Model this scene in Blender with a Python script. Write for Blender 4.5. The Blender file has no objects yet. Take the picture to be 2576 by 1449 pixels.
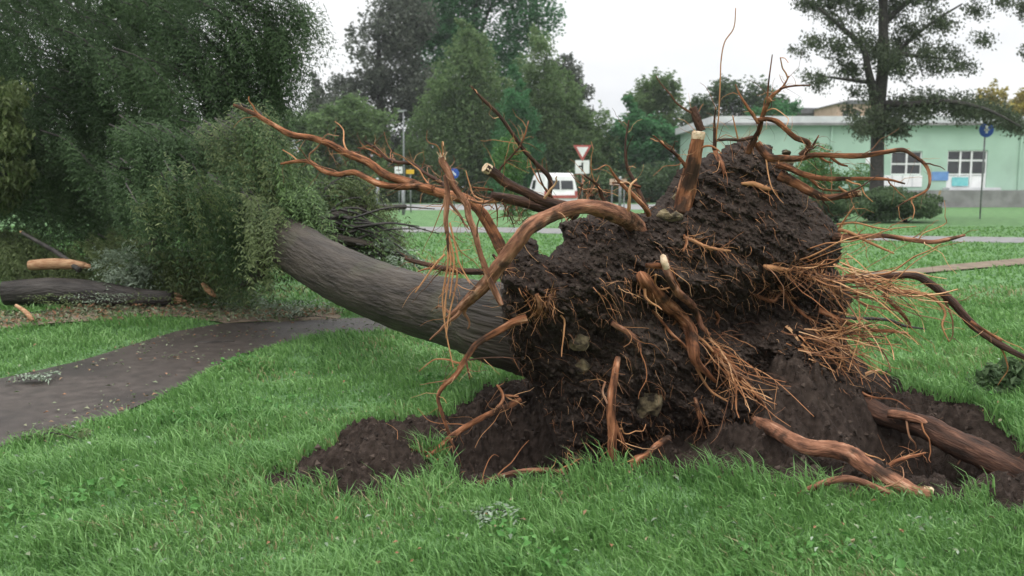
import bpy, math, random
import numpy as np
from mathutils import Vector, Matrix

random.seed(7)
rng = np.random.default_rng(7)
C = bpy.context.scene.collection
scene = bpy.context.scene
R = math.radians

# ------------------------------------------------------------------ camera, sky, sun, exposure
W0, H0 = 2576.0, 1449.0            # survey picture units
F = 2231.0                          # focal length in those units
CAMH = 1.6
PITCH = math.atan(0.1163)
cam_d = bpy.data.cameras.new('camera')
cam_d.sensor_width = 36.0
cam_d.lens = 36.0 * F / W0
cam_d.clip_start = 0.1
cam_d.clip_end = 3000
cam_d.dof.use_dof = True
cam_d.dof.focus_distance = 5.6
cam_d.dof.aperture_fstop = 2.5
cam = bpy.data.objects.new('camera', cam_d)
C.objects.link(cam)
cam.location = (0, 0, CAMH)
cam.rotation_euler = (math.pi / 2 - PITCH, 0, 0)
scene.camera = cam

SUN_EL, SUN_ROT = R(58), R(200)
world = bpy.data.worlds.new('World')
scene.world = world
world.use_nodes = True
nt = world.node_tree
nt.nodes.clear()
out = nt.nodes.new('ShaderNodeOutputWorld')
bg = nt.nodes.new('ShaderNodeBackground')
bg.inputs['Strength'].default_value = 0.1
sky = nt.nodes.new('ShaderNodeTexSky')
sky.sky_type = 'NISHITA'
sky.sun_disc = False
sky.sun_elevation = SUN_EL
sky.sun_rotation = SUN_ROT
sky.air_density = 1.0
sky.dust_density = 3.0
# closed cloud deck over that sky: soft grey and white swells, a little brighter overhead
tc = nt.nodes.new('ShaderNodeTexCoord')
mp = nt.nodes.new('ShaderNodeMapping')
mp.inputs['Scale'].default_value = (1.0, 1.0, 3.0)
n1 = nt.nodes.new('ShaderNodeTexNoise')
n1.inputs['Scale'].default_value = 2.2
n1.inputs['Detail'].default_value = 5
n1.inputs['Roughness'].default_value = 0.5
cr = nt.nodes.new('ShaderNodeValToRGB')
cr.color_ramp.elements[0].position = 0.35
cr.color_ramp.elements[0].color = (8.2, 8.35, 8.65, 1)
cr.color_ramp.elements[1].position = 0.62
cr.color_ramp.elements[1].color = (10.0, 10.0, 10.0, 1)
sep = nt.nodes.new('ShaderNodeSeparateXYZ')
zr = nt.nodes.new('ShaderNodeMapRange')
zr.inputs['From Min'].default_value = 0.0
zr.inputs['From Max'].default_value = 1.0
zr.inputs['To Min'].default_value = 1.0
zr.inputs['To Max'].default_value = 3.3
vm = nt.nodes.new('ShaderNodeVectorMath'); vm.operation = 'SCALE'
mix = nt.nodes.new('ShaderNodeMixRGB'); mix.inputs['Fac'].default_value = 0.93
L = nt.links.new
L(tc.outputs['Generated'], mp.inputs['Vector']); L(mp.outputs['Vector'], n1.inputs['Vector'])
L(n1.outputs['Fac'], cr.inputs['Fac'])
L(tc.outputs['Generated'], sep.inputs['Vector']); zp = nt.nodes.new('ShaderNodeMath'); zp.operation = 'POWER'; zp.inputs[1].default_value = 2.0
L(sep.outputs['Z'], zp.inputs[0]); L(zp.outputs['Value'], zr.inputs['Value'])
L(cr.outputs['Color'], vm.inputs[0]); L(zr.outputs['Result'], vm.inputs['Scale'])
L(sky.outputs['Color'], mix.inputs['Color1']); L(vm.outputs['Vector'], mix.inputs['Color2'])
L(mix.outputs['Color'], bg.inputs['Color']); L(bg.outputs['Background'], out.inputs['Surface'])

sd = bpy.data.lights.new('sun', 'SUN')
sd.energy = 1.1
sd.angle = R(25)
sd.color = (1.0, 0.97, 0.93)
sun = bpy.data.objects.new('sun', sd)
C.objects.link(sun)
sun.rotation_euler = (math.pi / 2 - SUN_EL, 0, math.pi - SUN_ROT)
sun.location = (0, 0, 30)

scene.view_settings.view_transform = 'Standard'
scene.view_settings.look = 'None'
scene.view_settings.exposure = 0.16
scene.view_settings.gamma = 1.0
scene.view_settings.use_curve_mapping = False
scene.render.engine = 'CYCLES'
scene.cycles.use_denoising = True
scene.cycles.max_bounces = 9
scene.cycles.diffuse_bounces = 7
scene.cycles.transmission_bounces = 4
scene.cycles.transparent_max_bounces = 4

# ------------------------------------------------------------------ survey helpers
CP, SP = math.cos(PITCH), math.sin(PITCH)
def P(px, py, Y):
    """world point seen at survey position (px, py) and standing Y metres ahead (arrays allowed)"""
    a = (np.asarray(px, float) - W0 / 2) / F
    b = (H0 / 2 - np.asarray(py, float)) / F
    ry = CP + b * SP
    rz = -SP + b * CP
    k = np.asarray(Y, float) / ry
    return np.stack(np.broadcast_arrays(a * k, np.asarray(Y, float) + 0 * k, CAMH + rz * k), -1)
def GY(py):
    b = (H0 / 2 - np.asarray(py, float)) / F
    return CAMH * (CP + b * SP) / (SP - b * CP)
def G(px, py):
    return P(px, py, GY(py))
def ground_poly(pts):
    p = np.array(pts, float)
    return G(p[:, 0], p[:, 1])[:, :2]

def hash2(ix, iy, seed):
    n = (ix * 374761393 + iy * 668265263 + seed * 974634777) & 0x7fffffff
    n = ((n ^ (n >> 13)) * 1274126177) & 0x7fffffff
    n = n ^ (n >> 16)
    return (n & 0xffff) / 65535.0
def vnoise(x, y, seed=0):
    x = np.asarray(x, float); y = np.asarray(y, float)
    ix = np.floor(x).astype(np.int64); iy = np.floor(y).astype(np.int64)
    fx = x - ix; fy = y - iy
    fx = fx * fx * (3 - 2 * fx); fy = fy * fy * (3 - 2 * fy)
    a = hash2(ix, iy, seed); b = hash2(ix + 1, iy, seed)
    c = hash2(ix, iy + 1, seed); d = hash2(ix + 1, iy + 1, seed)
    return (a * (1 - fx) + b * fx) * (1 - fy) + (c * (1 - fx) + d * fx) * fy - 0.5
def fbm(x, y, oct=4, seed=0, gain=0.5):
    s = 0; a = 1.0
    for o in range(oct):
        s = s + a * vnoise(x * 2 ** o + 17.3 * o, y * 2 ** o - 9.1 * o, seed + o)
        a *= gain
    return s
def sdist(poly, x, y):
    """signed distance to a polygon, positive inside"""
    x = np.asarray(x, float); y = np.asarray(y, float)
    d = np.full(x.shape, 1e9); ins = np.zeros(x.shape, bool)
    n = len(poly)
    for i in range(n):
        ax, ay = poly[i]; bx, by = poly[(i + 1) % n]
        ex, ey = bx - ax, by - ay
        t = np.clip(((x - ax) * ex + (y - ay) * ey) / (ex * ex + ey * ey + 1e-12), 0, 1)
        d = np.minimum(d, np.hypot(x - ax - t * ex, y - ay - t * ey))
        c = ((ay > y) != (by > y)) & (x < (bx - ax) * (y - ay) / (by - ay + 1e-12) + ax)
        ins ^= c
    return np.where(ins, d, -d)
def sstep(e0, e1, x):
    t = np.clip((x - e0) / (e1 - e0), 0, 1)
    return t * t * (3 - 2 * t)

# ------------------------------------------------------------------ mesh helpers
def mesh_arr(name, V, faces, mat, parent=None, smooth=False, grain=None):
    """faces: int array (n,3) or (n,4), or a list of such arrays; mat may be a list with face indices given in mi"""
    me = bpy.data.meshes.new(name)
    fl = faces if isinstance(faces, list) else [faces]
    fl = [np.asarray(f, np.int32) for f in fl if len(f)]
    V = np.asarray(V, np.float32)
    nl = sum(f.size for f in fl); nf = sum(len(f) for f in fl)
    me.vertices.add(len(V)); me.vertices.foreach_set('co', V.ravel())
    me.loops.add(nl); me.loops.foreach_set('vertex_index', np.concatenate([f.ravel() for f in fl]))
    tot = np.concatenate([np.full(len(f), f.shape[1], np.int32) for f in fl])
    st = np.concatenate([[0], np.cumsum(tot)[:-1]]).astype(np.int32)
    me.polygons.add(nf); me.polygons.foreach_set('loop_start', st)
    me.polygons.foreach_set('loop_total', tot)
    me.polygons.foreach_set('use_smooth', np.full(nf, bool(smooth)))
    me.update(calc_edges=True); me.validate()
    if grain is not None:
        at_ = me.attributes.new('grain', 'FLOAT_VECTOR', 'POINT'); at_.data.foreach_set('vector', np.asarray(grain, np.float32).ravel())
    me.materials.append(mat)
    o = bpy.data.objects.new(name, me)
    C.objects.link(o)
    if parent is not None:
        o.parent = parent
        o.matrix_parent_inverse = parent_world(parent).inverted()
    return o
def parent_world(p):
    b = Matrix.LocRotScale(p.location, p.rotation_euler, p.scale)
    if p.parent is None: return b
    return parent_world(p.parent) @ p.matrix_parent_inverse @ b
class MB:
    def __init__(s): s.v = []; s.q = []; s.t = []; s.n = 0
    def add(s, V, q=None, t=None):
        V = np.asarray(V, float)
        s.v.append(V)
        if q is not None and len(q): s.q.append(np.asarray(q, np.int64) + s.n)
        if t is not None and len(t): s.t.append(np.asarray(t, np.int64) + s.n)
        s.n += len(V)
    def box(s, x0, x1, y0, y1, z0, z1, M=None):
        V = np.array([[x, y, z] for z in (z0, z1) for y in (y0, y1) for x in (x0, x1)], float)
        if M is not None:
            V = np.array([M @ Vector(v) for v in V])
        s.add(V, [[0, 2, 3, 1], [4, 5, 7, 6], [0, 1, 5, 4], [2, 6, 7, 3], [0, 4, 6, 2], [1, 3, 7, 5]])
    def prism(s, pts, y0, y1, M=None):
        """polygon in x,z pushed from y0 to y1 (convex, fan capped)"""
        n = len(pts)
        V = [[p[0], y0, p[1]] for p in pts] + [[p[0], y1, p[1]] for p in pts]
        V = np.array([M @ Vector(v) for v in V]) if M is not None else np.array(V, float)
        q = [[i, (i + 1) % n, n + (i + 1) % n, n + i] for i in range(n)]
        t = [[0, i + 1, i] for i in range(1, n - 1)] + [[n, n + i, n + i + 1] for i in range(1, n - 1)]
        s.add(V, q, t)
    def tube(s, pts, rad, n=8, rough=0.0, cap=True, sub=3, seed=None):
        V, q, t = tube(pts, rad, n, rough, cap, sub)
        s.add(V, q, t)
    def build(s, name, mat, parent=None, smooth=False):
        fl = []
        if s.q: fl.append(np.concatenate(s.q))
        if s.t: fl.append(np.concatenate(s.t))
        return mesh_arr(name, np.concatenate(s.v), fl, mat, parent, smooth)

def catmull(p, sub):
    p = np.asarray(p, float)
    if len(p) < 3 or sub <= 1:
        if sub > 1 and len(p) == 2:
            t = np.linspace(0, 1, sub + 1)[:, None]
            return p[0] * (1 - t) + p[1] * t
        return p
    e = np.vstack([2 * p[0] - p[1], p, 2 * p[-1] - p[-2]])
    o = []
    for i in range(1, len(e) - 2):
        for k in range(sub):
            t = k / sub
            a, b, c, d = e[i - 1], e[i], e[i + 1], e[i + 2]
            o.append(0.5 * (2 * b + (c - a) * t + (2 * a - 5 * b + 4 * c - d) * t * t + (3 * b - a - 3 * c + d) * t ** 3))
    o.append(p[-1])
    return np.array(o)
def tube(pts, rad, n=8, rough=0.0, cap=True, sub=3):
    pr = np.column_stack([np.asarray(pts, float), np.asarray(rad, float)])
    pr = catmull(pr, sub)
    p = pr[:, :3]; r = np.maximum(pr[:, 3], 0.0004)
    m = len(p)
    T = np.gradient(p, axis=0); T /= np.linalg.norm(T, axis=1)[:, None] + 1e-9
    up = np.array([0, 0, 1.0]) if abs(T[0][2]) < 0.9 else np.array([1.0, 0, 0])
    N = np.cross(T[0], up); N /= np.linalg.norm(N)
    V = np.zeros((m, n, 3)); ang = np.arange(n) * 2 * math.pi / n
    seed = rng.uniform(0, 100)
    for i in range(m):
        N = N - T[i] * N.dot(T[i]); N /= np.linalg.norm(N) + 1e-9
        B = np.cross(T[i], N)
        rr = r[i] * (1 + rough * (0.7 * vnoise(np.cos(ang) * 1.1 + seed + i * 0.22, np.sin(ang) * 1.1 + i * 0.25, 5)
                                  + 1.3 * vnoise(np.cos(ang) * 3.2 + seed, np.sin(ang) * 3.2 + i * 0.12, 9)
                                  + 0.7 * vnoise(np.cos(ang) * 5 + seed + i * 0.8, np.sin(ang) * 5 - i * 0.9, 10)))
        V[i] = p[i] + (np.cos(ang) * rr)[:, None] * N + (np.sin(ang) * rr)[:, None] * B
    i, j = np.meshgrid(np.arange(m - 1), np.arange(n), indexing='ij')
    q = np.stack([i * n + j, i * n + (j + 1) % n, (i + 1) * n + (j + 1) % n, (i + 1) * n + j], -1).reshape(-1, 4)
    ln = np.concatenate([[0], np.cumsum(np.linalg.norm(np.diff(p, axis=0), axis=1))])
    A = np.zeros((m, n, 3)); A[:, :, 0] = np.cos(ang)[None] * r[:, None]; A[:, :, 1] = np.sin(ang)[None] * r[:, None]; A[:, :, 2] = ln[:, None] * 0.2
    A = A.reshape(-1, 3) + seed
    global last_grain
    last_grain = np.vstack([A, A[0], A[-1]]) if cap else A
    V = V.reshape(-1, 3)
    t = []
    if cap:
        V = np.vstack([V, p[0], p[-1]])
        a, b = m * n, m * n + 1
        t = [[a, (k + 1) % n, k] for k in range(n)] + [[b, (m - 1) * n + k, (m - 1) * n + (k + 1) % n] for k in range(n)]
    return V, q, t

def empty(name, loc, label=None, cat=None, group=None, rz=0):
    o = bpy.data.objects.new(name, None)
    o.location = loc; o.rotation_euler = (0, 0, rz)
    o.empty_display_size = 0.2
    C.objects.link(o)
    tag(o, label, cat, group)
    return o
def tag(o, label=None, cat=None, group=None, kind=None):
    if label: o['label'] = label
    if cat: o['category'] = cat
    if group: o['group'] = group
    if kind: o['kind'] = kind
    return o

# ------------------------------------------------------------------ materials
def lin(r, g, b):
    f = lambda c: c / 12.92 if c <= 0.04045 else ((c + 0.055) / 1.055) ** 2.4
    return (f(r / 255), f(g / 255), f(b / 255), 1)
def mat(name, c1, c2=None, rough=0.7, scale=8, detail=6, bump=0.0, bscale=None, bdist=0.01, spec=0.3, island=False,
        translucent=0.0, attr=False, patch=None, third=None, stretch=None, lo=0.35, hi=0.65, isl_amt=0.5):
    m = bpy.data.materials.new(name); m.use_nodes = True
    t = m.node_tree; N = t.nodes; K = t.links.new
    b = N['Principled BSDF']; o = N['Material Output']
    b.inputs['Roughness'].default_value = rough
    b.inputs['Specular IOR Level'].default_value = spec
    c2 = c2 or c1
    geo = N.new('ShaderNodeNewGeometry')
    mpn = N.new('ShaderNodeMapping')
    if stretch: mpn.inputs['Scale'].default_value = stretch
    if attr:
        an = N.new('ShaderNodeAttribute'); an.attribute_name = 'grain'; K(an.outputs['Vector'], mpn.inputs['Vector'])
    else:
        K(geo.outputs['Position'], mpn.inputs['Vector'])
    no = N.new('ShaderNodeTexNoise'); no.inputs['Scale'].default_value = scale; no.inputs['Detail'].default_value = detail
    K(mpn.outputs['Vector'], no.inputs['Vector'])
    fac = no.outputs['Fac']
    if island:
        mx = N.new('ShaderNodeMixRGB'); mx.inputs['Fac'].default_value = isl_amt
        K(no.outputs['Fac'], mx.inputs['Color1']); K(geo.outputs['Random Per Island'], mx.inputs['Color2'])
        fac = mx.outputs['Color']
    ra = N.new('ShaderNodeValToRGB')
    ra.color_ramp.elements[0].position = lo; ra.color_ramp.elements[0].color = tuple(c1[:3]) + (1,)
    ra.color_ramp.elements[1].position = hi; ra.color_ramp.elements[1].color = tuple(c2[:3]) + (1,)
    if third:
        e = ra.color_ramp.elements.new(min(0.97, hi + 0.12)); e.color = tuple(third[:3]) + (1,)
    K(fac, ra.inputs['Fac'])
    col = ra.outputs['Color']
    if patch:                                   # dirt, moss, dry or damp patches of their own shape: (colour, scale, from, to, most)
        pn = N.new('ShaderNodeTexNoise'); pn.inputs['Scale'].default_value = patch[1]; pn.inputs['Detail'].default_value = 7
        K(geo.outputs['Position'], pn.inputs['Vector'])
        pr = N.new('ShaderNodeMapRange'); pr.inputs['From Min'].default_value = patch[2]; pr.inputs['From Max'].default_value = patch[3]; pr.inputs['To Max'].default_value = patch[4]
        K(pn.outputs['Fac'], pr.inputs['Value'])
        pm = N.new('ShaderNodeMixRGB'); K(pr.outputs['Result'], pm.inputs['Fac']); K(col, pm.inputs['Color1']); pm.inputs['Color2'].default_value = tuple(patch[0][:3]) + (1,)
        col = pm.outputs['Color']
    K(col, b.inputs['Base Color'])
    if bump:
        bn = N.new('ShaderNodeTexNoise'); bn.inputs['Scale'].default_value = bscale or scale * 4; bn.inputs['Detail'].default_value = 8
        K(mpn.outputs['Vector'], bn.inputs['Vector'])
        bp = N.new('ShaderNodeBump'); bp.inputs['Strength'].default_value = bump; bp.inputs['Distance'].default_value = bdist
        K(bn.outputs['Fac'], bp.inputs['Height']); K(bp.outputs['Normal'], b.inputs['Normal'])
    if translucent:
        tr = N.new('ShaderNodeBsdfTranslucent'); K(ra.outputs['Color'], tr.inputs['Color'])
        ms = N.new('ShaderNodeMixShader'); ms.inputs['Fac'].default_value = translucent
        K(b.outputs['BSDF'], ms.inputs[1]); K(tr.outputs['BSDF'], ms.inputs[2]); K(ms.outputs['Shader'], o.inputs['Surface'])
    return m
def leafmat(name, a, b, c=None, rough=0.45, tr=0.3, scale=1.5, amt=0.65, spec=0.2):
    return mat(name, a, b, rough, scale=scale, detail=2, island=True, translucent=tr, spec=spec, third=c, lo=0.25, hi=0.7, isl_amt=amt)

M = {}
M['lawn'] = mat('lawn_ground', (0.06, 0.13, 0.045), (0.125, 0.24, 0.09), 0.9, scale=2.5, detail=10, bump=0.8, bscale=60, bdist=0.03, third=(0.15, 0.26, 0.11))
M['grass'] = leafmat('grass_blade', (0.085, 0.195, 0.054), (0.185, 0.35, 0.105), (0.30, 0.45, 0.20), rough=0.4, tr=0.35, scale=1.6, amt=0.42, spec=0.3)
M['soil'] = mat('dark_soil', (0.019, 0.0135, 0.0105), (0.056, 0.041, 0.033), 0.9, scale=22, detail=15, bump=1.0, bscale=150, bdist=0.012, third=(0.105, 0.08, 0.065), spec=0.12, lo=0.3, hi=0.66, patch=((0.115, 0.088, 0.07), 3.2, 0.54, 0.74, 0.35))
M['clod'] = mat('soil_clod', (0.022, 0.016, 0.0125), (0.075, 0.056, 0.045), 0.9, scale=20, bump=1.0, bscale=90, bdist=0.01, island=True, spec=0.15)
M['root'] = mat('root_bark', (0.06, 0.027, 0.015), (0.29, 0.122, 0.06), 0.85, scale=34, detail=15, bump=1.0, bscale=120, bdist=0.014, third=(0.47, 0.25, 0.15), spec=0.1, lo=0.33, hi=0.57, attr=True, patch=((0.035, 0.025, 0.019), 7, 0.52, 0.62, 0.85))
M['rootp'] = mat('pale_root_bark', (0.08, 0.04, 0.027), (0.30, 0.142, 0.085), 0.85, scale=34, detail=15, bump=1.0, bscale=120, bdist=0.014, third=(0.49, 0.29, 0.19), spec=0.1, lo=0.33, hi=0.57, attr=True, patch=((0.04, 0.028, 0.021), 7, 0.52, 0.62, 0.85))
M['rootd'] = mat('dark_root_bark', (0.024, 0.015, 0.011), (0.085, 0.042, 0.027), 0.7, scale=30, detail=15, bump=1.0, bscale=100, bdist=0.014, third=(0.19, 0.095, 0.06), spec=0.22, lo=0.35, hi=0.62, attr=True)
M['fibre'] = mat('root_fibre', (0.25, 0.11, 0.05), (0.48, 0.25, 0.12), 0.7, scale=6, island=True, third=(0.58, 0.36, 0.2), spec=0.15)
M['wood'] = mat('fresh_wood', (0.42, 0.29, 0.17), (0.62, 0.5, 0.35), 0.7, scale=30, bump=0.8, bscale=120, bdist=0.006)
M['split'] = mat('split_orange_wood', (0.27, 0.13, 0.065), (0.48, 0.30, 0.17), 0.75, scale=22, bump=0.8, bscale=90, bdist=0.01, stretch=(0.4, 2, 2))
M['bark'] = mat('grey_bark', (0.017, 0.0128, 0.0095), (0.058, 0.046, 0.035), 0.65, scale=11, detail=15, bump=1.0, bscale=30, bdist=0.035, third=(0.09, 0.08, 0.062), spec=0.3, lo=0.3, hi=0.68, attr=True, patch=((0.06, 0.062, 0.032), 2.6, 0.52, 0.7, 0.55))
M['barkdark'] = mat('dark_bark', (0.025, 0.023, 0.021), (0.06, 0.054, 0.048), 0.7, scale=9, bump=0.9, bscale=40, bdist=0.02)
M['logbark'] = mat('log_bark', (0.018, 0.015, 0.013), (0.06, 0.052, 0.046), 0.6, scale=14, detail=15, bump=1.0, bscale=40, bdist=0.03, third=(0.13, 0.12, 0.11), attr=True)
M['stone'] = mat('earthy_stone', (0.035, 0.027, 0.018), (0.19, 0.15, 0.085), 0.9, scale=16, detail=10, bump=1.0, bscale=60, bdist=0.015, third=(0.27, 0.225, 0.135), lo=0.4, hi=0.62)
M['asphalt'] = mat('wet_asphalt', (0.042, 0.033, 0.028), (0.078, 0.063, 0.054), 0.5, scale=9, detail=14, bump=0.8, bscale=180, bdist=0.008, spec=0.35, patch=((0.028, 0.023, 0.02), 1.1, 0.5, 0.66, 0.8))
M['road'] = mat('road_asphalt', (0.2, 0.2, 0.2), (0.27, 0.27, 0.265), 0.8, scale=2)
M['path2'] = mat('grey_path', (0.15, 0.15, 0.145), (0.22, 0.215, 0.21), 0.8, scale=3)
M['dirt'] = mat('trodden_dirt', (0.13, 0.095, 0.07), (0.2, 0.16, 0.11), 0.9, scale=4)
M['locust'] = leafmat('locust_leaf', (0.026, 0.050, 0.022), (0.072, 0.120, 0.050), (0.16, 0.215, 0.10), rough=0.65, tr=0.3, scale=1.0, amt=0.33, spec=0.12)
M['locust_light'] = leafmat('young_leaf', (0.05, 0.09, 0.03), (0.11, 0.18, 0.06), (0.15, 0.24, 0.08), tr=0.3, scale=2)
M['fallen'] = leafmat('fallen_leaf', (0.055, 0.082, 0.030), (0.14, 0.18, 0.07), (0.25, 0.28, 0.14), rough=0.55, tr=0.3, scale=2.2, amt=0.4)
M['silver'] = leafmat('leaf_underside', (0.15, 0.2, 0.13), (0.27, 0.33, 0.25), (0.33, 0.4, 0.3), tr=0.2, scale=2)
M['horn'] = leafmat('hornbeam_leaf', (0.085, 0.145, 0.055), (0.18, 0.27, 0.11), (0.24, 0.34, 0.145), rough=0.6, tr=0.55, scale=0.3, amt=0.5)
M['maple'] = leafmat('maple_leaf', (0.05, 0.15, 0.06), (0.10, 0.26, 0.105), (0.14, 0.31, 0.135), rough=0.6, tr=0.55, scale=0.25, amt=0.5)
M['purple'] = leafmat('beech_leaf', (0.085, 0.10, 0.08), (0.145, 0.165, 0.125), (0.18, 0.20, 0.15), rough=0.6, tr=0.4, scale=0.3, amt=0.5)
M['willow'] = leafmat('willow_leaf', (0.05, 0.07, 0.04), (0.095, 0.12, 0.065), (0.12, 0.15, 0.085), tr=0.25, scale=0.5)
M['bush'] = leafmat('bush_leaf', (0.055, 0.092, 0.042), (0.11, 0.17, 0.078), (0.14, 0.20, 0.095), rough=0.6, tr=0.35, scale=0.6)
M['bright'] = leafmat('bright_bush_leaf', (0.05, 0.12, 0.03), (0.1, 0.22, 0.06), (0.14, 0.27, 0.08), tr=0.3, scale=0.8)
M['yellow'] = leafmat('yellowing_leaf', (0.2, 0.17, 0.03), (0.36, 0.3, 0.06), tr=0.3, scale=0.8)
M['litter'] = leafmat('fallen_leaf_litter', (0.08, 0.11, 0.05), (0.26, 0.3, 0.19), (0.3, 0.16, 0.09), tr=0.1, scale=3, amt=0.9)
M['wall'] = mat('mint_render', (0.32, 0.46, 0.365), (0.36, 0.51, 0.41), 0.9, scale=0.6, detail=8, bump=0.3, bscale=25, bdist=0.01, patch=((0.25, 0.34, 0.28), 0.5, 0.55, 0.75, 0.5))
M['white'] = mat('white_paint', (0.68, 0.68, 0.68), (0.78, 0.78, 0.78), 0.5, scale=2)
M['fascia'] = mat('roof_fascia', (0.5, 0.51, 0.52), (0.6, 0.61, 0.62), 0.5, scale=1.5)
M['glass'] = mat('window_glass', (0.02, 0.022, 0.025), (0.035, 0.038, 0.042), 0.08, scale=2, spec=0.6)
M['plinth'] = mat('grey_concrete', (0.17, 0.17, 0.165), (0.25, 0.25, 0.245), 0.9, scale=1.5, bump=0.3, bscale=20, bdist=0.01)
M['metal'] = mat('galvanised_metal', (0.16, 0.17, 0.175), (0.24, 0.25, 0.255), 0.5, scale=6)
M['blue'] = mat('sign_blue', (0.02, 0.07, 0.32), (0.03, 0.09, 0.38), 0.5, scale=4)
M['red'] = mat('sign_red', (0.36, 0.085, 0.075), (0.42, 0.11, 0.095), 0.6, scale=4)
M['signyellow'] = mat('sign_yellow', (0.6, 0.36, 0.03), (0.68, 0.42, 0.04), 0.5, scale=4)
M['turq'] = mat('poster_turquoise', (0.12, 0.42, 0.44), (0.2, 0.5, 0.5), 0.7, scale=3)
M['banner'] = mat('banner_blue', (0.10, 0.22, 0.45), (0.16, 0.3, 0.55), 0.7, scale=2)
M['orange'] = mat('orange_render', (0.42, 0.29, 0.22), (0.5, 0.36, 0.28), 0.9, scale=1)
M['rooftile'] = mat('grey_roof', (0.1, 0.1, 0.105), (0.15, 0.15, 0.155), 0.8, scale=2)
M['rubber'] = mat('black_rubber', (0.02, 0.02, 0.02), (0.03, 0.03, 0.03), 0.8, scale=10)
M['dry'] = leafmat('dry_grass_blade', (0.22, 0.19, 0.09), (0.36, 0.31, 0.17), (0.42, 0.36, 0.22), tr=0.2, scale=3)
M['clover'] = leafmat('clover_leaf', (0.06, 0.17, 0.04), (0.12, 0.29, 0.075), (0.18, 0.36, 0.12), tr=0.3, scale=3)
M['fibred'] = mat('dark_root_fibre', (0.07, 0.035, 0.02), (0.2, 0.095, 0.05), 0.7, scale=6, island=True, third=(0.3, 0.16, 0.09), spec=0.25)
M['plank'] = mat('pale_plank', (0.4, 0.25, 0.11), (0.52, 0.36, 0.18), 0.7, scale=6, stretch=(4, 4, 0.6))

# ------------------------------------------------------------------ ground, soil, paths
SOIL = ground_poly([(590, 1228), (650, 1196), (745, 1176), (835, 1120), (880, 1075), (980, 1052), (1085, 1058), (1170, 1020), (1225, 978), (1300, 960),
                    (1700, 940), (2100, 950), (2250, 985), (2330, 1035), (2460, 1075), (2576, 1125), (2750, 1180), (2750, 1350), (2576, 1300),
                    (2400, 1268), (2200, 1252), (2000, 1247), (1900, 1225), (1750, 1197), (1600, 1195), (1480, 1195), (1330, 1232),
                    (1200, 1232), (1130, 1205), (1060, 1252), (940, 1266), (850, 1256), (700, 1250)])
PATH = ground_poly([(-400, 1320), (-200, 1210), (0, 1118), (150, 1085), (300, 1040), (420, 988), (520, 928), (640, 880), (760, 850), (860, 838),
                    (1020, 830), (1300, 826), (1300, 792), (1000, 797), (850, 800), (700, 808), (560, 812), (440, 832), (330, 866), (200, 905), (100, 930), (0, 950), (-200, 1000), (-500, 1100)])
FARPATH = ground_poly([(300, 552), (1040, 571), (1300, 573), (2000, 590), (2576, 598), (3200, 606), (3200, 624), (2576, 612), (2000, 603), (1300, 586), (1040, 585), (300, 566)])
TRAIL = ground_poly([(2150, 692), (2260, 684), (2400, 668), (2576, 652), (2900, 632), (2900, 650), (2576, 668), (2400, 683), (2250, 697), (2150, 704)])
DIRT = ground_poly([(0, 790), (90, 800), (200, 772), (430, 770), (560, 782), (840, 778), (860, 800), (700, 808), (560, 812), (430, 802), (330, 806), (60, 830), (-60, 830)])
ROAD = ground_poly([(-600, 512), (1000, 514), (1800, 514), (2900, 510), (2900, 518), (1800, 527), (1000, 529), (-600, 526)])
PITC = G(1650, 1090)
def gh(x, y):
    """lawn height"""
    x = np.asarray(x, float); y = np.asarray(y, float)
    near = 1 - sstep(14, 22, np.hypot(x, y))
    h = near * (0.05 * fbm(x * 0.9, y * 0.9, 3, 3) + 0.015 * fbm(x * 4, y * 4, 2, 8))
    so = -sdist(SOIL, x, y)
    h = h + 0.13 * np.exp(-(np.clip(so, 0, 9) / 0.3) ** 2) * sstep(1.7, 2.3, x) * sstep(5.4, 5.8, y)
    pd = sdist(PATH, x, y)
    h = h * sstep(-0.05, -0.8, pd)
    h = h - 0.03 * sstep(-0.12, 0.05, pd)
    return h
def soil_base(x, y):
    """surface of the torn-up earth: loose heap at the sides, hollow under the plate"""
    d = sdist(SOIL, x, y)
    e = sstep(0.0, 0.35, d)
    pit = np.exp(-(((x - 0.3) / 0.85) ** 2 + ((y - 5.4) / 0.55) ** 2))
    trench = np.exp(-(((y - (5.35 + 0.10 * (x - 2.2))) / 0.38) ** 2)) * sstep(1.9, 2.6, x)
    heap = np.exp(-(((x + 0.8) / 0.5) ** 2 + ((y - 5.1) / 0.55) ** 2))
    heap2 = np.exp(-(((x - 1.6) / 0.85) ** 2 + ((y - 5.75) / 0.5) ** 2)) * (1 + 1.6 * fbm(x * 2.1, y * 2.1, 3, 61))
    mound = np.exp(-(((x - 1.0) / 1.3) ** 2 + ((y - 6.2) / 0.55) ** 2))
    return e * (0.03 + 0.24 * heap + 0.24 * heap2 - 0.7 * pit - 0.75 * trench + 0.0 * mound), d

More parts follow.
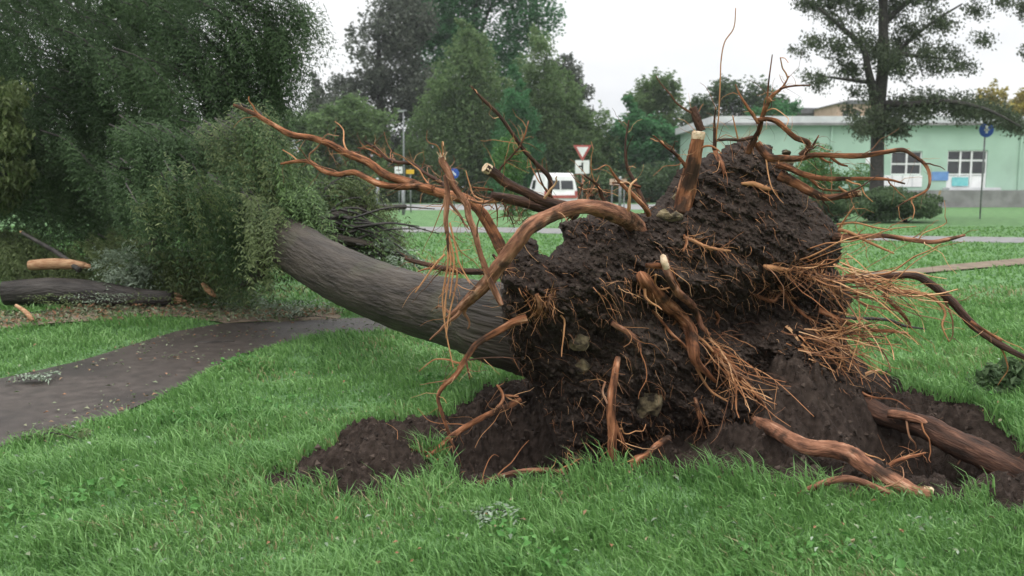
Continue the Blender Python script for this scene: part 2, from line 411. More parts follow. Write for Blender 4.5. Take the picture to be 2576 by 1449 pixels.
xs = np.unique(np.concatenate([np.linspace(-4.2, 5, 180), np.linspace(-16, 16, 60), np.linspace(-60, 60, 40), np.linspace(-400, 400, 20)]))
ys = np.unique(np.concatenate([np.linspace(2.4, 9.5, 140), np.linspace(-6, 26, 70), np.linspace(26, 120, 40), np.linspace(-40, 400, 14)]))
X, Y = np.meshgrid(xs, ys, indexing='xy')
d = sdist(SOIL, X, Y)
sb, _ = soil_base(X, Y)
Z = gh(X, Y) + np.where(d > 0, np.minimum(sb, 0) - 0.3 * sstep(0, 0.08, d), 0)
def grid_faces(ny, nx):
    i, j = np.meshgrid(np.arange(ny - 1), np.arange(nx - 1), indexing='ij')
    return np.stack([i * nx + j, i * nx + j + 1, (i + 1) * nx + j + 1, (i + 1) * nx + j], -1).reshape(-1, 4)
lawn = mesh_arr('lawn', np.stack([X, Y, Z], -1).reshape(-1, 3), grid_faces(len(ys), len(xs)), M['lawn'], smooth=True)
lawn.data.materials.append(M['soil'])
_f = grid_faces(len(ys), len(xs)); _in = (d.ravel()[_f] > -0.01).any(1)
lawn.data.polygons.foreach_set('material_index', _in.astype(np.int32))
tag(lawn, kind='structure')

def sheet(name, poly, m, step, zoff, bump=0.0, bsc=5.0, hf=None, skirt=True):
    x0, y0 = poly.min(0) - step; x1, y1 = poly.max(0) + step
    gx = np.arange(x0, x1 + step, step); gy = np.arange(y0, y1 + step, step)
    A, B = np.meshgrid(gx, gy)
    dd = sdist(poly, A, B)
    # pull the outermost row on to the outline
    eps = step * 0.5
    gxn = (sdist(poly, A + eps, B) - dd) / eps; gyn = (sdist(poly, A, B + eps) - dd) / eps
    edge = (dd < 0) & (dd > -1.5 * step)
    A2 = np.where(edge, A + gxn * (-dd), A); B2 = np.where(edge, B + gyn * (-dd), B)
    wob = 0.35 * step * (fbm(A * 9, B * 9, 2, 4))
    Zs = (hf(A2, B2) if hf is not None else 0 * A2) + zoff + bump * fbm(A2 * bsc, B2 * bsc, 5, 11, 0.55)
    V = np.stack([A2, B2, Zs], -1).reshape(-1, 3)
    f = grid_faces(len(gy), len(gx))
    ok = (dd.ravel() > -1.5 * step)
    f = f[ok[f].all(1) & (dd.ravel()[f] > 0).any(1)]
    used = np.unique(f); re = np.full(len(V), -1); re[used] = np.arange(len(used))
    o = mesh_arr(name, V[used], re[f], m, smooth=(name != 'bare_soil'))
    tag(o, kind='structure')
    return o
def soil_h(x, y):
    b, dd = soil_base(x, y)
    inn = sstep(0.0, 0.1, dd)
    return b + gh(x, y) - 0.035 * (1 - inn) + inn * (0.10 * fbm(x * 3.2, y * 3.2, 3, 21) + 0.11 * fbm(x * 8, y * 8, 3, 22, 0.6) + 0.05 * fbm(x * 26, y * 26, 3, 23, 0.65))
sheet('bare_soil', SOIL, M['soil'], 0.016, 0.0, hf=soil_h)
sheet('footpath', PATH, M['asphalt'], 0.12, -0.006, 0.012, 1.2)
sheet('far_footpath', FARPATH, M['path2'], 0.7, 0.012)
sheet('dirt_trail', TRAIL, M['dirt'], 0.3, 0.03)
sheet('trampled_ground', DIRT, M['dirt'], 0.16, 0.02, 0.02, 3, hf=lambda x, y: gh(x, y))
sheet('road', ROAD, M['road'], 1.6, 0.014)

# ------------------------------------------------------------------ grass blades (uncountable: one object)
TUFT = G(1085, 1150)
def blades(name, n, ymin, ymax, dens_pow, hlo, hhi, m, xpad=1.12, width=0.0038, patchy=None):
    u = rng.random(n)
    # density per metre of depth ~ y^(1-dens_pow)
    p = 2 - dens_pow
    if abs(p) < 1e-6:
        y = ymin * (ymax / ymin) ** u
    else:
        y = (ymin ** p + u * (ymax ** p - ymin ** p)) ** (1 / p)
    x = (rng.random(n) * 2 - 1) * y * (W0 / 2 / F) * xpad
    dn = fbm(x * 1.3, y * 1.3, 3, 31)
    keep = (sdist(PATH, x, y) < -0.02 + 0.14 * np.abs(fbm(x * 5, y * 5, 2, 5))) & ((sdist(SOIL, x, y) < 0.04 + 0.3 * np.clip(fbm(x * 5, y * 5, 3, 6), -0.16, 1)) | (np.hypot((x - TUFT[0]) / 1.5, y - TUFT[1]) < 0.09)) & (sdist(TRAIL, x, y) < 0.05)
    keep &= (sdist(DIRT, x, y) < 0.05 + 0.3 * fbm(x * 3, y * 3, 2, 66))
    if ymax > 15: keep &= sdist(FARPATH, x, y) < 0
    if patchy is not None: keep &= (fbm(x * 0.9, y * 0.9, 3, 35) + 0.25 * rng.random(n) > patchy) | (np.hypot((x + 1.75) / 2.2, y - 3.95) < 0.1)
    x, y, dn = x[keep], y[keep], dn[keep]; n = len(x)
    z = gh(x, y) - 0.005
    zs = np.where(sdist(SOIL, x, y) > 0.02, soil_h(x, y), -9); z = np.maximum(z, zs - 0.01)
    tuft = 1 + 1.1 * fbm(x * 2.6, y * 2.6, 3, 41) + 0.5 * sstep(0.35, 0.0, -sdist(SOIL, x, y))
    pth = sstep(0.0, 0.25, -sdist(PATH, x, y))
    h = (hlo + (hhi - hlo) * rng.random(n) ** 1.6) * np.clip(tuft, 0.35, 2.0) * (0.5 + 0.5 * pth)
    a = rng.random(n) * 2 * math.pi
    # wind-laid: most lean to the left
    la = math.pi + rng.normal(0, 1.15, n) + 1.5 * fbm(x * 1.1, y * 1.1, 2, 55)
    lean = h * (0.25 + 0.75 * rng.random(n))
    w = width * np.maximum(1, y / 4.5) ** 0.9 * (0.6 + 0.8 * rng.random(n))
    dx, dy = np.cos(la) * lean, np.sin(la) * lean
    sx, sy = np.cos(a) * w, np.sin(a) * w
    V = np.zeros((n, 5, 3))
    V[:, 0] = np.stack([x - sx, y - sy, z], -1); V[:, 1] = np.stack([x + sx, y + sy, z], -1)
    mx, my, mz = x + dx * 0.35, y + dy * 0.35, z + h * 0.62
    V[:, 2] = np.stack([mx + sx * 0.8, my + sy * 0.8, mz], -1); V[:, 3] = np.stack([mx - sx * 0.8, my - sy * 0.8, mz], -1)
    V[:, 4] = np.stack([x + dx, y + dy, z + h * (0.95 - 0.25 * rng.random(n))], -1)
    b = np.arange(n)[:, None] * 5
    return mesh_arr(name, V.reshape(-1, 3), [b + np.array([[0, 1, 2, 3]]), b + np.array([[3, 2, 4]])], m)
g = blades('grass', 208000, 3.2, 12, 1.75, 0.03, 0.115, M['grass'], xpad=1.22)
tag(g, 'thick wind-laid green lawn grass round the uprooted tree', kind='stuff')
g = blades('distant_grass', 52000, 11, 34, 1.9, 0.04, 0.09, M['grass'], xpad=1.15, width=0.005)
tag(g, 'shorter lawn grass stretching back to the far footpath', kind='stuff')

g = blades('dry_grass', 42000, 3.2, 14, 1.75, 0.03, 0.09, M['dry'], width=0.003, patchy=0.3)
tag(g, 'dead straw-coloured blades mixed through the lawn', kind='stuff')
# ------------------------------------------------------------------ foliage helpers
def rand_unit(n):
    v = rng.normal(size=(n, 3)); return v / np.linalg.norm(v, axis=1)[:, None]
def leaves(name, pos, size, m, parent=None, aspect=0.55, upbias=0.4, droop=0.0):
    """one bent four-cornered leaf or leaf clump at each position"""
    n = len(pos)
    nor = rand_unit(n) + np.array([0, 0, upbias]); nor /= np.linalg.norm(nor, axis=1)[:, None]
    t = np.cross(nor, rand_unit(n)); t[:, 2] -= droop; t /= np.linalg.norm(t, axis=1)[:, None] + 1e-9
    b = np.cross(nor, t)
    s = size * (0.55 + 0.9 * rng.random(n))
    L_, W_ = (t * s[:, None] * 0.5), (b * s[:, None] * 0.5 * aspect)
    k = nor * s[:, None] * 0.12
    V = np.stack([pos - L_ - k, pos + W_ + k * 0.6 - L_ * 0.1, pos + L_ - k, pos - W_ + k * 0.6 - L_ * 0.1], 1)
    f = np.arange(n)[:, None] * 4 + np.array([[0, 1, 2, 3]])
    return mesh_arr(name, V.reshape(-1, 3), f, m, parent)
def fronds(name, pos, dirs, length, m, parent=None, pairs=6, lw=0.028, ll=0.075, droop=0.5, sweep=0.45):
    """feathered leaves: paired leaflets along a drooping rib"""
    n = len(pos)
    dirs = dirs / (np.linalg.norm(dirs, axis=1)[:, None] + 1e-9)
    side = np.cross(dirs, np.array([0, 0, 1.0]) + 0.5 * rand_unit(n)); side /= np.linalg.norm(side, axis=1)[:, None] + 1e-9
    Ls = length * (0.45 + 1.1 * rng.random(n))
    out_ = []
    for k in range(pairs):
        t = (k + 0.6) / pairs
        c = pos + dirs * (Ls * t)[:, None] + np.array([0, 0, -1.0]) * (Ls * droop * t * t)[:, None]
        for sgn in (-1, 1):
            d_ = side * sgn + dirs * sweep + np.array([0, 0, -0.35]) + 0.4 * rand_unit(n)
            d_ /= np.linalg.norm(d_, axis=1)[:, None]
            w_ = np.cross(d_, np.cross(dirs, side) + 0.5 * rand_unit(n)); w_ /= np.linalg.norm(w_, axis=1)[:, None] + 1e-9
            l_ = ll * (0.5 + 1.0 * rng.random(n))[:, None]
            V = np.stack([c, c + d_ * l_ * 0.5 + w_ * lw * 0.5, c + d_ * l_, c + d_ * l_ * 0.5 - w_ * lw * 0.5], 1)
            out_.append(V)
    V = np.concatenate(out_)
    f = np.arange(len(V))[:, None] * 4 + np.array([[0, 1, 2, 3]])
    return mesh_arr(name, V.reshape(-1, 3), f, m, parent)
def blob_points(blobs, n, shell=0.45):
    """blobs: (centre xyz, radii xyz); points by volume share, leaning to the skin"""
    w = np.array([b[1][0] * b[1][2] for b in blobs]); w = w / w.sum()
    idx = rng.choice(len(blobs), n, p=w)
    c = np.array([b[0] for b in blobs])[idx]; r = np.array([b[1] for b in blobs])[idx]
    u = rand_unit(n) * (rng.random(n) ** shell)[:, None]
    return c + u * r, u
def px_blob(px, py, Y, rx, ry, ryd=None):
    c = P(px, py, Y); s = Y / F
    return (c, np.array([rx * s, (ryd if ryd is not None else rx) * s, ry * s]))

def bough_set(curves, n, spread, Lsc=1.0):
    """leafy hanging boughs: curves of (px, py, Y); returns frond roots, directions and the stem polylines"""
    Ps, Ds, stems = [], [], []
    for c in curves:
        w = catmull(np.array([P(a, b, y) for a, b, y in c]), 6)
        k = int(n * (0.7 + 0.6 * rng.random()))
        t = rng.random(k) ** 0.8 * (len(w) - 1.001)
        i = t.astype(int); fr = (t - i)[:, None]
        p = w[i] * (1 - fr) + w[i + 1] * fr
        d = w[np.minimum(i + 1, len(w) - 1)] - w[i]; d = d / (np.linalg.norm(d, axis=1)[:, None] + 1e-9)
        s = spread * c[0][2] / F * (0.5 + 0.8 * (t / len(w)))[:, None]
        p = p + rng.normal(size=(k, 3)) * s * np.array([1, 1.6, 0.8])
        Ps.append(p); Ds.append(d * 1.0 + 0.45 * rand_unit(k) + np.array([0.1, -0.1, -0.4])); stems.append(w)
    return np.concatenate(Ps), np.concatenate(Ds), stems
def stems_mesh(stems, r0, name, m, parent):
    k = MB()
    for w in stems:
        w2 = w[::2] if len(w) > 6 else w
        k.tube(w2, np.linspace(r0, r0 * 0.25, len(w2)), 5, 0, False, 1)
    o = k.build(name, m, parent); o['kind'] = 'stuff'
    return o
def jit(curve, dx, dy, dY=0.0):
    return [(a + dx + rng.uniform(-10, 10), b + dy + rng.uniform(-10, 10), y + dY + rng.uniform(-0.1, 0.1)) for a, b, y in curve]

# ------------------------------------------------------------------ the uprooted tree
tree = empty('uprooted_tree', tuple(G(1650, 1150)), 'fallen tree torn out of the lawn, its earthy root plate and orange roots facing us', 'fallen tree')

PLATE = [(1500, 538), (1560, 542), (1610, 545), (1650, 530), (1690, 480), (1720, 425), (1775, 398), (1840, 372), (1888, 348), (1935, 368),
         (1965, 415), (2003, 450), (2050, 508), (2100, 558), (2124, 592), (2122, 640), (2105, 672), (2125, 705), (2145, 750), (2130, 790), (2125, 840), (2150, 890),
         (2190, 930), (2230, 970), (2290, 1010), (2340, 1075), (2250, 1150), (2080, 1225), (1900, 1300), (1650, 1310), (1480, 1280),
         (1420, 1200), (1395, 1110), (1370, 1040), (1325, 965), (1290, 905), (1268, 830), (1262, 760), (1262, 700), (1285, 650), (1320, 600), (1352, 610),
         (1362, 640), (1385, 645), (1418, 612), (1420, 562), (1440, 552)]
PLATE = np.array(PLATE, float)
def plate_base(px, py):
    return 5.5 + (px - 1700) / F * 5.6 * 0.5 + (1200 - py) / F * 5.6 * 0.2 + 0.25 * sstep(820, 1130, np.asarray(py, float)) * sstep(2150, 1850, np.asarray(px, float))
def plate_relief(px, py):
    # ledges and hollows: the earth hangs in slanting shelves, down to the right
    a = px * 0.86 + py * 0.5; b = -px * 0.5 + py * 0.86
    r = 0.24 * fbm(a / 420, b / 170, 3, 71) + 0.085 * fbm(a / 120, b / 36, 4, 72, 0.6) + 0.05 * fbm(a / 36, b / 13, 4, 73, 0.62) + 0.03 * fbm(px / 11, py / 10, 3, 74, 0.7)
    # named hollows (px, py, rx, ry, depth)
    for hx, hy, rx, ry, dp in ((1850, 800, 130, 55, 0.28), (1945, 735, 75, 40, 0.22), (1480, 880, 75, 60, 0.16), 
                               (1360, 1000, 70, 130, 0.25), (1620, 1150, 220, 60, 0.3), (1420, 600, 60, 50, 0.12), (1330, 870, 60, 90, 0.15)):
        r = r + dp * np.exp(-((px - hx) / rx) ** 2 - ((py - hy) / ry) ** 2)
    # noses that stand forward
    for hx, hy, rx, ry, dp in ((1600, 650, 150, 70, 0.16), (1900, 600, 190, 60, 0.12), (1500, 740, 130, 60, 0.14), (1780, 700, 170, 40, 0.15), (1650, 900, 110, 90, 0.12), (1560, 1060, 80, 90, 0.1), (1950, 860, 90, 40, 0.12), (2060, 905, 130, 80, 0.3), (2190, 990, 110, 60, 0.3), (2060, 640, 70, 40, 0.15), (2010, 1010, 140, 80, 0.3), (1880, 1060, 170, 90, 0.3)):
        r = r - dp * np.exp(-((px - hx) / rx) ** 2 - ((py - hy) / ry) ** 2)
    return r
st = 4.0
gx = np.arange(1235, 2360, st); gy = np.arange(325, 1320, st)
PX, PY = np.meshgrid(gx, gy)
rag = 12 * fbm(PX / 24, PY / 24, 3, 81) + 7 * fbm(PX / 8, PY / 8, 2, 82)
SDp = sdist(PLATE, PX, PY)
SD = SDp + rag
def plate_Y(px, py):
    px = np.asarray(px, float); py = np.asarray(py, float)
    s = np.clip(sdist(PLATE, px, py), 0, 90)
    return plate_base(px, py) + plate_relief(px, py) + 0.30 * (1 - np.sqrt(1 - (1 - s / 90) ** 2 * 0.98))
YF = plate_Y(PX, PY)
thick = 0.10 + 0.5 * np.sqrt(np.clip(SD, 0, 260) / 260)
jx = rng.normal(0, 0.9, PX.shape); jy = rng.normal(0, 0.9, PX.shape)
VF = P(PX + jx, PY + jy, YF).reshape(-1, 3)
bdir = np.array([-0.08, 1.0, 0.05])
VBk = VF + bdir * thick.reshape(-1, 1)
f = grid_faces(len(gy), len(gx))
ok = (SD.ravel() > 0)
f = f[ok[f].all(1)]
nV = len(VF)
fb = f[:, ::-1] + nV
edges = {}
for q in f:
    for k in range(4):
        a_, b_ = int(q[k]), int(q[(k + 1) % 4])
        if (b_, a_) in edges: del edges[(b_, a_)]
        else: edges[(a_, b_)] = 1
fs = np.array([[b_, a_, a_ + nV, b_ + nV] for a_, b_ in edges])
V = np.vstack([VF, VBk])
fa = np.vstack([f, fb, fs]); used = np.unique(fa); re = np.full(len(V), -1); re[used] = np.arange(len(used))
root_plate = mesh_arr('root_plate', V[used], re[fa], M['soil'], tree, smooth=False)

# trunk
TP = [(1500, 850, 6.25, 118), (1380, 835, 6.2, 124), (1270, 818, 6.25, 108), (1190, 796, 6.5, 92), (1050, 765, 7.05, 82), (900, 712, 7.75, 79), (800, 660, 8.35, 76), (715, 605, 9.0, 68),
      (630, 548, 9.8, 58), (540, 488, 10.7, 46), (450, 420, 11.6, 34), (380, 350, 12.4, 20)]
tp = np.array([P(a, b, c) for a, b, c, d_ in TP]); tr_ = np.array([d_ * (0.88 + 0.14 * min(1, max(0, (a - 800) / 350))) * c / F for a, b, c, d_ in TP])
V, q, t = tube(tp, tr_, 56, 0.045, True, 14)
trunk = mesh_arr('trunk', V, [np.array(q), np.array(t)], M['bark'], tree, smooth=True, grain=last_grain)

fibd = MB(); fib = MB()        # fine rootlets, joined
def path_world(pts, Ysp):
    n = len(pts)
    out_ = []
    for i, p in enumerate(pts):
        if isinstance(Ysp, tuple):
            Yv = Ysp[0] + (Ysp[1] - Ysp[0]) * i / max(1, n - 1)
        elif isinstance(Ysp, list):
            Yv = Ysp[i]
        else:                      # offset in front of the earth face
            Yv = float(plate_Y(p[0], p[1])) - Ysp
        out_.append(P(p[0], p[1], Yv))
    return np.array(out_), None
def hair(p0, d0, L0, r0, droop=0.4, seg=4, n=3):
    d0 = np.asarray(d0, float); d0 = d0 / (np.linalg.norm(d0) + 1e-9)
    pts = [np.asarray(p0, float)]
    for k in range(seg):
        d0 = d0 + 0.28 * rng.normal(size=3) + np.array([0, 0, -droop / seg]); d0 /= np.linalg.norm(d0)
        pts.append(pts[-1] + d0 * L0 / seg)
    (fib if rng.random() < 0.55 else fibd).tube(pts, np.linspace(r0, r0 * 0.35, seg + 1), n, 0, False, 1 if n == 3 else 2)
def root(pts, Ysp, m='root', n=10, cut=None, hairs=0.6, label=None, rough=0.13, wig=0.0, k=None):
    k = k or (0.68 if max(p[2] for p in pts) >= 18 else 0.73)
    pts = [(p[0], p[1], p[2] * k) for p in pts]
    w, _ = path_world(pts, Ysp)
    r = np.array([p[2] for p in pts]) * w[:, 1] / F
    if wig:
        w[1:-1] += rng.normal(0, wig, (len(w) - 2, 3))
    V, q, t = tube(w, r, n if n < 8 else int(n * 1.6), rough * (1.5 if n >= 8 else 1), True, 6 if n < 8 else 9)
    # knots and kinks
    o = mesh_arr('root', V, [np.array(q), np.array(t)], M[m], tree, smooth=True, grain=last_grain)
    if label: o['label'] = label
    for e in (cut or ()):
        a_, b_ = (w[0], w[1]) if e == 0 else (w[-1], w[-2])
        rr = r[0] if e == 0 else r[-1]
        dr = (a_ - b_) / np.linalg.norm(a_ - b_)
        k = MB()
        VV, qq, tt = tube([a_ - dr * rr * 1.1, a_ - dr * rr * 0.2, a_ + dr * rr * 0.12], [rr * 1.05, rr * 1.06, rr * 0.9], 14, 0.16, True, 2)
        k.add(VV, qq, tt); k.build('cut_end', M['wood'], o, smooth=False)
    # forked side roots
    if r.max() > 0.012:
        wl = catmull(w, 5)
        for _ in range(2 + int(len(wl) / 18)):
            i = rng.integers(1, len(wl) - 1); d_ = wl[i + 1 if i + 1 < len(wl) else i] - wl[i - 1]
            hair(wl[i], d_ / (np.linalg.norm(d_) + 1e-9) + 0.8 * rand_unit(1)[0], rng.uniform(0.12, 0.4), r.max() * rng.uniform(0.12, 0.3), 0.25, 7, 5)
    # fine rootlets along it
    wl = catmull(w, 4)
    for _ in range(int(hairs * len(wl))):
        i = rng.integers(0, len(wl) - 1)
        p = wl[i]; d_ = wl[i + 1] - wl[i]
        hair(p, d_ / (np.linalg.norm(d_) + 1e-9) * 0.8 + rand_unit(1)[0], rng.uniform(0.05, 0.2), rng.uniform(0.0012, 0.0028))
    return o

# --- upper left fan
root([(1272, 645, 22), (1243, 589, 21), (1210, 534, 20), (1170, 501, 19), (1119, 488, 18), (1075, 476, 17), (1024, 457, 16), (969, 439, 15), (929, 410, 14), (878, 388, 13), (827, 361, 12), (783, 347, 11), (732, 338, 11), (689, 315, 9), (638, 286, 8), (588, 264, 5)], (5.35, 6.1), 'root', hairs=0.35, label='longest orange root reaching left over the trunk')
root([(1090, 476, 13), (1053, 469, 11), (1002, 470, 11), (955, 463, 11), (922, 448, 10), (889, 434, 10), (849, 439, 9), (813, 430, 8), (780, 408, 7), (747, 406, 6), (707, 412, 4)], (5.55, 6.0), 'root', hairs=0.5)
root([(752, 408, 3), (735, 392, 2.5), (711, 377, 2)], (5.95, 6.0), 'fibre', 5, hairs=0)
root([(1125, 476, 9), (1112, 461, 8), (1068, 435, 6), (1039, 413, 6), (999, 408, 6), (973, 399, 6), (948, 373, 4), (915, 355, 2.5)], (5.6, 5.9), 'rootd', 8, hairs=1.3)
root([(960, 395, 4), (930, 376, 3), (900, 372, 2)], (5.85, 5.95), 'root', 6, hairs=2)
root([(820, 358, 5), (845, 372, 4), (872, 380, 3), (905, 384, 2)], (5.85, 5.8), 'root', 6, hairs=2)
root([(1262, 768, 9), (1245, 732, 11), (1231, 701, 11), (1217, 663, 10), (1205, 626, 10), (1194, 583, 11), (1179, 546, 11), (1174, 517, 12), (1159, 494, 12), (1139, 463, 12), (1128, 434, 13), (1114, 408, 13), (1112, 394, 11)], [4.95] * 13, 'rootp', cut=(12,), hairs=0.7, label='upright pinkish root with a frayed top')
for tx in (-14, -6, 4, 12):
    root([(1113, 404, 4), (1113 + tx, 386 - abs(tx) * 0.3, 1.5)], (4.95, 4.93), 'wood', 5, hairs=0)
root([(1119, 440, 6), (1126, 483, 9), (1124, 517, 9), (1122, 557, 8), (1127, 600, 7), (1130, 640, 6)], [4.9] * 6, 'rootp', 8, hairs=1)
for ln in ([(1128, 620), (1126, 670), (1117, 720), (1113, 752), (1116, 791), (1124, 846), (1133, 890), (1141, 926)],
           [(1130, 610), (1134, 660), (1128, 710), (1120, 760), (1119, 800)],
           [(1131, 560), (1146, 620), (1155, 660), (1170, 690), (1180, 706)], [(1128, 590), (1142, 650), (1138, 700), (1131, 752)],
           [(1119, 640), (1095, 665), (1070, 700), (1044, 736)], [(1133, 640), (1150, 690), (1142, 740), (1128, 800), (1122, 850)]):
    root([(a, b, 4.2 - 2.2 * i / len(ln)) for i, (a, b) in enumerate(ln)], (4.9, 4.85), 'fibre', 6, hairs=0.5)
root([(1120, 480, 6), (1131, 509, 5), (1156, 540, 5), (1168, 563, 4), (1181, 578, 2)], (4.9, 4.88), 'rootp', 6, hairs=0.6)
root([(1450, 540, 24), (1420, 520, 22), (1363, 503, 18), (1320, 482, 17), (1277, 462, 17), (1248, 438, 18), (1220, 421, 19)], (5.35, 5.15), 'rootd', 12, cut=(6,), hairs=0.4, label='stout dark root sawn off with a yellow end')
root([(1420, 530, 22), (1363, 522, 20), (1320, 510, 20), (1277, 500, 18), (1236, 491, 15)], (5.45, 5.35), 'rootd', 10, hairs=0.6)
root([(1245, 506, 7), (1215, 509, 6), (1188, 508, 5)], (5.35, 5.3), 'fibre', 6, hairs=1)
root([(1240, 478, 5), (1215, 474, 4), (1188, 471, 3)], (5.35, 5.3), 'root', 6, hairs=1)
root([(1625, 590, 24), (1585, 556, 33), (1535, 534, 32), (1492, 522, 28), (1449, 522, 27), (1406, 534, 27), (1363, 552, 29), (1328, 574, 29), (1305, 604, 28), (1277, 640, 27), (1254, 671, 27), (1231, 703, 26), (1205, 732, 24), (1179, 755, 20), (1150, 782, 14), (1124, 800, 6)],
     [float(plate_Y(1625, 590)) + 0.1, float(plate_Y(1585, 565)) - 0.03, 5.25, 5.1, 5.02, 4.97, 4.95, 4.9, 4.9, 4.92, 4.95, 5.0, 5.05, 5.15, 5.25, 5.3], 'rootp', 16, hairs=0.5, label='thick arching orange root forming a loop', rough=0.09)
root([(1265, 640, 18), (1290, 690, 20), (1315, 728, 20), (1345, 752, 16), (1380, 765, 10)], [5.25, 5.25, 5.25, 5.25, 5.25], 'rootd', 12)
root([(1235, 688, 11), (1219, 684, 11), (1179, 683, 11), (1134, 678, 11), (1091, 669, 9), (1048, 659, 8), (1019, 650, 6)], (5.2, 5.3), 'rootd', 10, hairs=1.0)
root([(1150, 680, 6), (1110, 676, 5), (1075, 676, 4), (1050, 684, 2)], (5.2, 5.2), 'root', 6)
root([(1240, 640, 5), (1262, 668, 6), (1268, 690, 4)], (5.05, 5.1), 'rootd', 6)
# --- thin ones standing up along the top
root([(1381, 500, 8), (1383, 451, 8), (1352, 414, 7), (1323, 384, 6.5), (1294, 344, 6), (1258, 293, 6), (1214, 249, 5), (1186, 218, 3)], (5.35, 5.1), 'rootd', 8, hairs=0.4)
root([(1255, 440, 5), (1261, 421, 4), (1285, 395, 4), (1305, 372, 4), (1320, 340, 3), (1330, 304, 2)], (5.2, 5.2), 'root', 6, hairs=1.2)
root([(1540, 545, 9), (1517, 500, 7), (1503, 466, 6), (1469, 440, 3)], (5.5, 5.35), 'rootd', 8, hairs=0.8)
root([(1632, 540, 10), (1626, 526, 9), (1597, 495, 8), (1560, 459, 6), (1535, 426, 3)], (5.6, 5.4), 'root', 8, hairs=0.6)
root([(1628, 532, 10), (1600, 466, 8), (1578, 422, 6), (1573, 368, 4), (1582, 302, 2)], (5.65, 5.7), 'rootd', 8, hairs=0.6)
root([(1612, 470, 5), (1575, 462, 4), (1540, 460, 3)], (5.65, 5.6), 'root', 6, hairs=1)
root([(1728, 440, 9), (1724, 419, 7), (1702, 390, 6), (1677, 371, 4), (1644, 342, 2.5)], (5.85, 5.7), 'root', 7, hairs=0.7)
root([(1712, 540, 30), (1724, 490, 34), (1735, 445, 30), (1745, 405, 26), (1752, 368, 24), (1757, 332, 23)], [float(plate_Y(1712, 545)) + 0.08, float(plate_Y(1740, 500)) + 0.0, 5.84, 5.8, 5.78, 5.77], 'root', 16, cut=(5,), hairs=0.5, label='upright stump of a root with a pale sawn top', rough=0.08)
root([(1765, 330, 14), (1757, 310, 15), (1750, 290, 14), (1742, 270, 12)], (5.95, 5.95), 'rootd', 10, hairs=0.3)
root([(1800, 372, 4), (1803, 330, 3), (1808, 291, 2.6), (1812, 202, 2.4), (1814, 152, 2.3), (1823, 106, 2.2), (1846, 70, 2), (1851, 20, 1.6)], (5.9, 5.7), 'fibre', 5, hairs=0)
root([(1797, 372, 8), (1806, 395, 9), (1816, 414, 9), (1824, 440, 6)], 0.02, 'root', 8)
root([(1797, 378, 7), (1798, 340, 6), (1797, 305, 4), (1800, 275, 2)], (5.9, 5.85), 'rootd', 6, hairs=1)
root([(1795, 354, 5), (1830, 351, 5), (1862, 352, 6), (1893, 345, 7)], (5.9, 5.95), 'rootd', 7, hairs=1.5)
root([(1856, 350, 3), (1850, 322, 3), (1843, 291, 2)], (5.9, 5.85), 'fibre', 5, hairs=0)
root([(1880, 385, 12), (1898, 350, 10), (1910, 326, 8), (1916, 299, 8), (1927, 268, 8), (1943, 241, 7), (1968, 220, 4), (1985, 191, 2)], (6.0, 5.7), 'root', 8, hairs=0.6)
root([(1930, 255, 4), (1934, 205, 3), (1943, 137, 2)], (5.75, 5.7), 'root', 5, hairs=0)
root([(1962, 224, 4), (1990, 217, 3.5), (2039, 214, 2.5)], (5.72, 5.6), 'root', 5, hairs=0.5)
root([(1908, 310, 6), (1881, 270, 5), (1862, 240, 3.5), (1850, 212, 2)], (5.85, 5.8), 'root', 6, hairs=0.4)
root([(1906, 302, 8), (1930, 300, 8), (1954, 306, 9), (1977, 326, 9), (2000, 346, 9), (2031, 358, 9), (2030, 375, 8), (2012, 390, 8)], (5.85, 5.9), 'root', 9, hairs=0.7)
root([(2022, 388, 6), (2042, 370, 5), (2060, 340, 2)], (5.95, 5.9), 'root', 6, hairs=0.8)
# --- right-hand side
root([(1905, 360, 12), (1931, 395, 13), (1970, 398, 12), (2008, 399, 11), (2047, 390, 9), (2104, 391, 9), (2162, 392, 9), (2220, 384, 8), (2270, 377, 7), (2297, 391, 6), (2327, 414, 5.5), (2339, 445, 5), (2331, 478, 4), (2285, 503, 3), (2254, 522, 2)], (6.0, 5.5), 'root', 10, hairs=0.5, label='long root hooking down at its right end')
root([(2090, 396, 6), (2112, 412, 5), (2133, 418, 3)], (5.9, 5.85), 'root', 6)
root([(2050, 385, 5), (2075, 404, 4), (2095, 410, 2)], (5.9, 5.9), 'root', 6)
root([(1955, 412, 14), (1990, 425, 12), (2016, 437, 10), (2066, 449, 9), (2124, 450, 7), (2220, 450, 5), (2277, 462, 2.5)], (6.1, 5.8), 'root', 9, hairs=0.7)
root([(2035, 445, 6), (2052, 462, 5), (2070, 476, 4), (2120, 481, 3)], (6.05, 5.95), 'root', 6)
root([(1960, 440, 20), (2000, 460, 17), (2039, 483, 15), (2077, 497, 13), (2124, 492, 12), (2166, 486, 11)], (6.1, 5.9), 'root', 12, cut=(5,), hairs=0.7, label='curved root with an orange snapped tip')
root([(2110, 470, 4), (2125, 481, 4), (2140, 486, 3)], (5.95, 5.9), 'fibre', 5)
root([(1866, 462, 5), (1895, 463, 9), (1922, 472, 9), (1938, 477, 5)], 0.03, 'fibre', 8, hairs=1.5)
root([(2095, 596, 14), (2145, 596, 11), (2190, 594, 9), (2233, 594, 8), (2300, 604, 8), (2343, 609, 8), (2390, 601, 7), (2428, 591, 4)], (6.2, 5.8), 'rootp', 9, hairs=0.5)
root([(2110, 578, 7), (2140, 586, 6), (2192, 612, 5), (2249, 638, 3)], (6.2, 6.0), 'fibre', 6, hairs=0.6)
root([(2105, 565, 4), (2150, 560, 3), (2200, 572, 3), (2245, 579, 2)], (6.2, 6.0), 'fibre', 5, hairs=1)
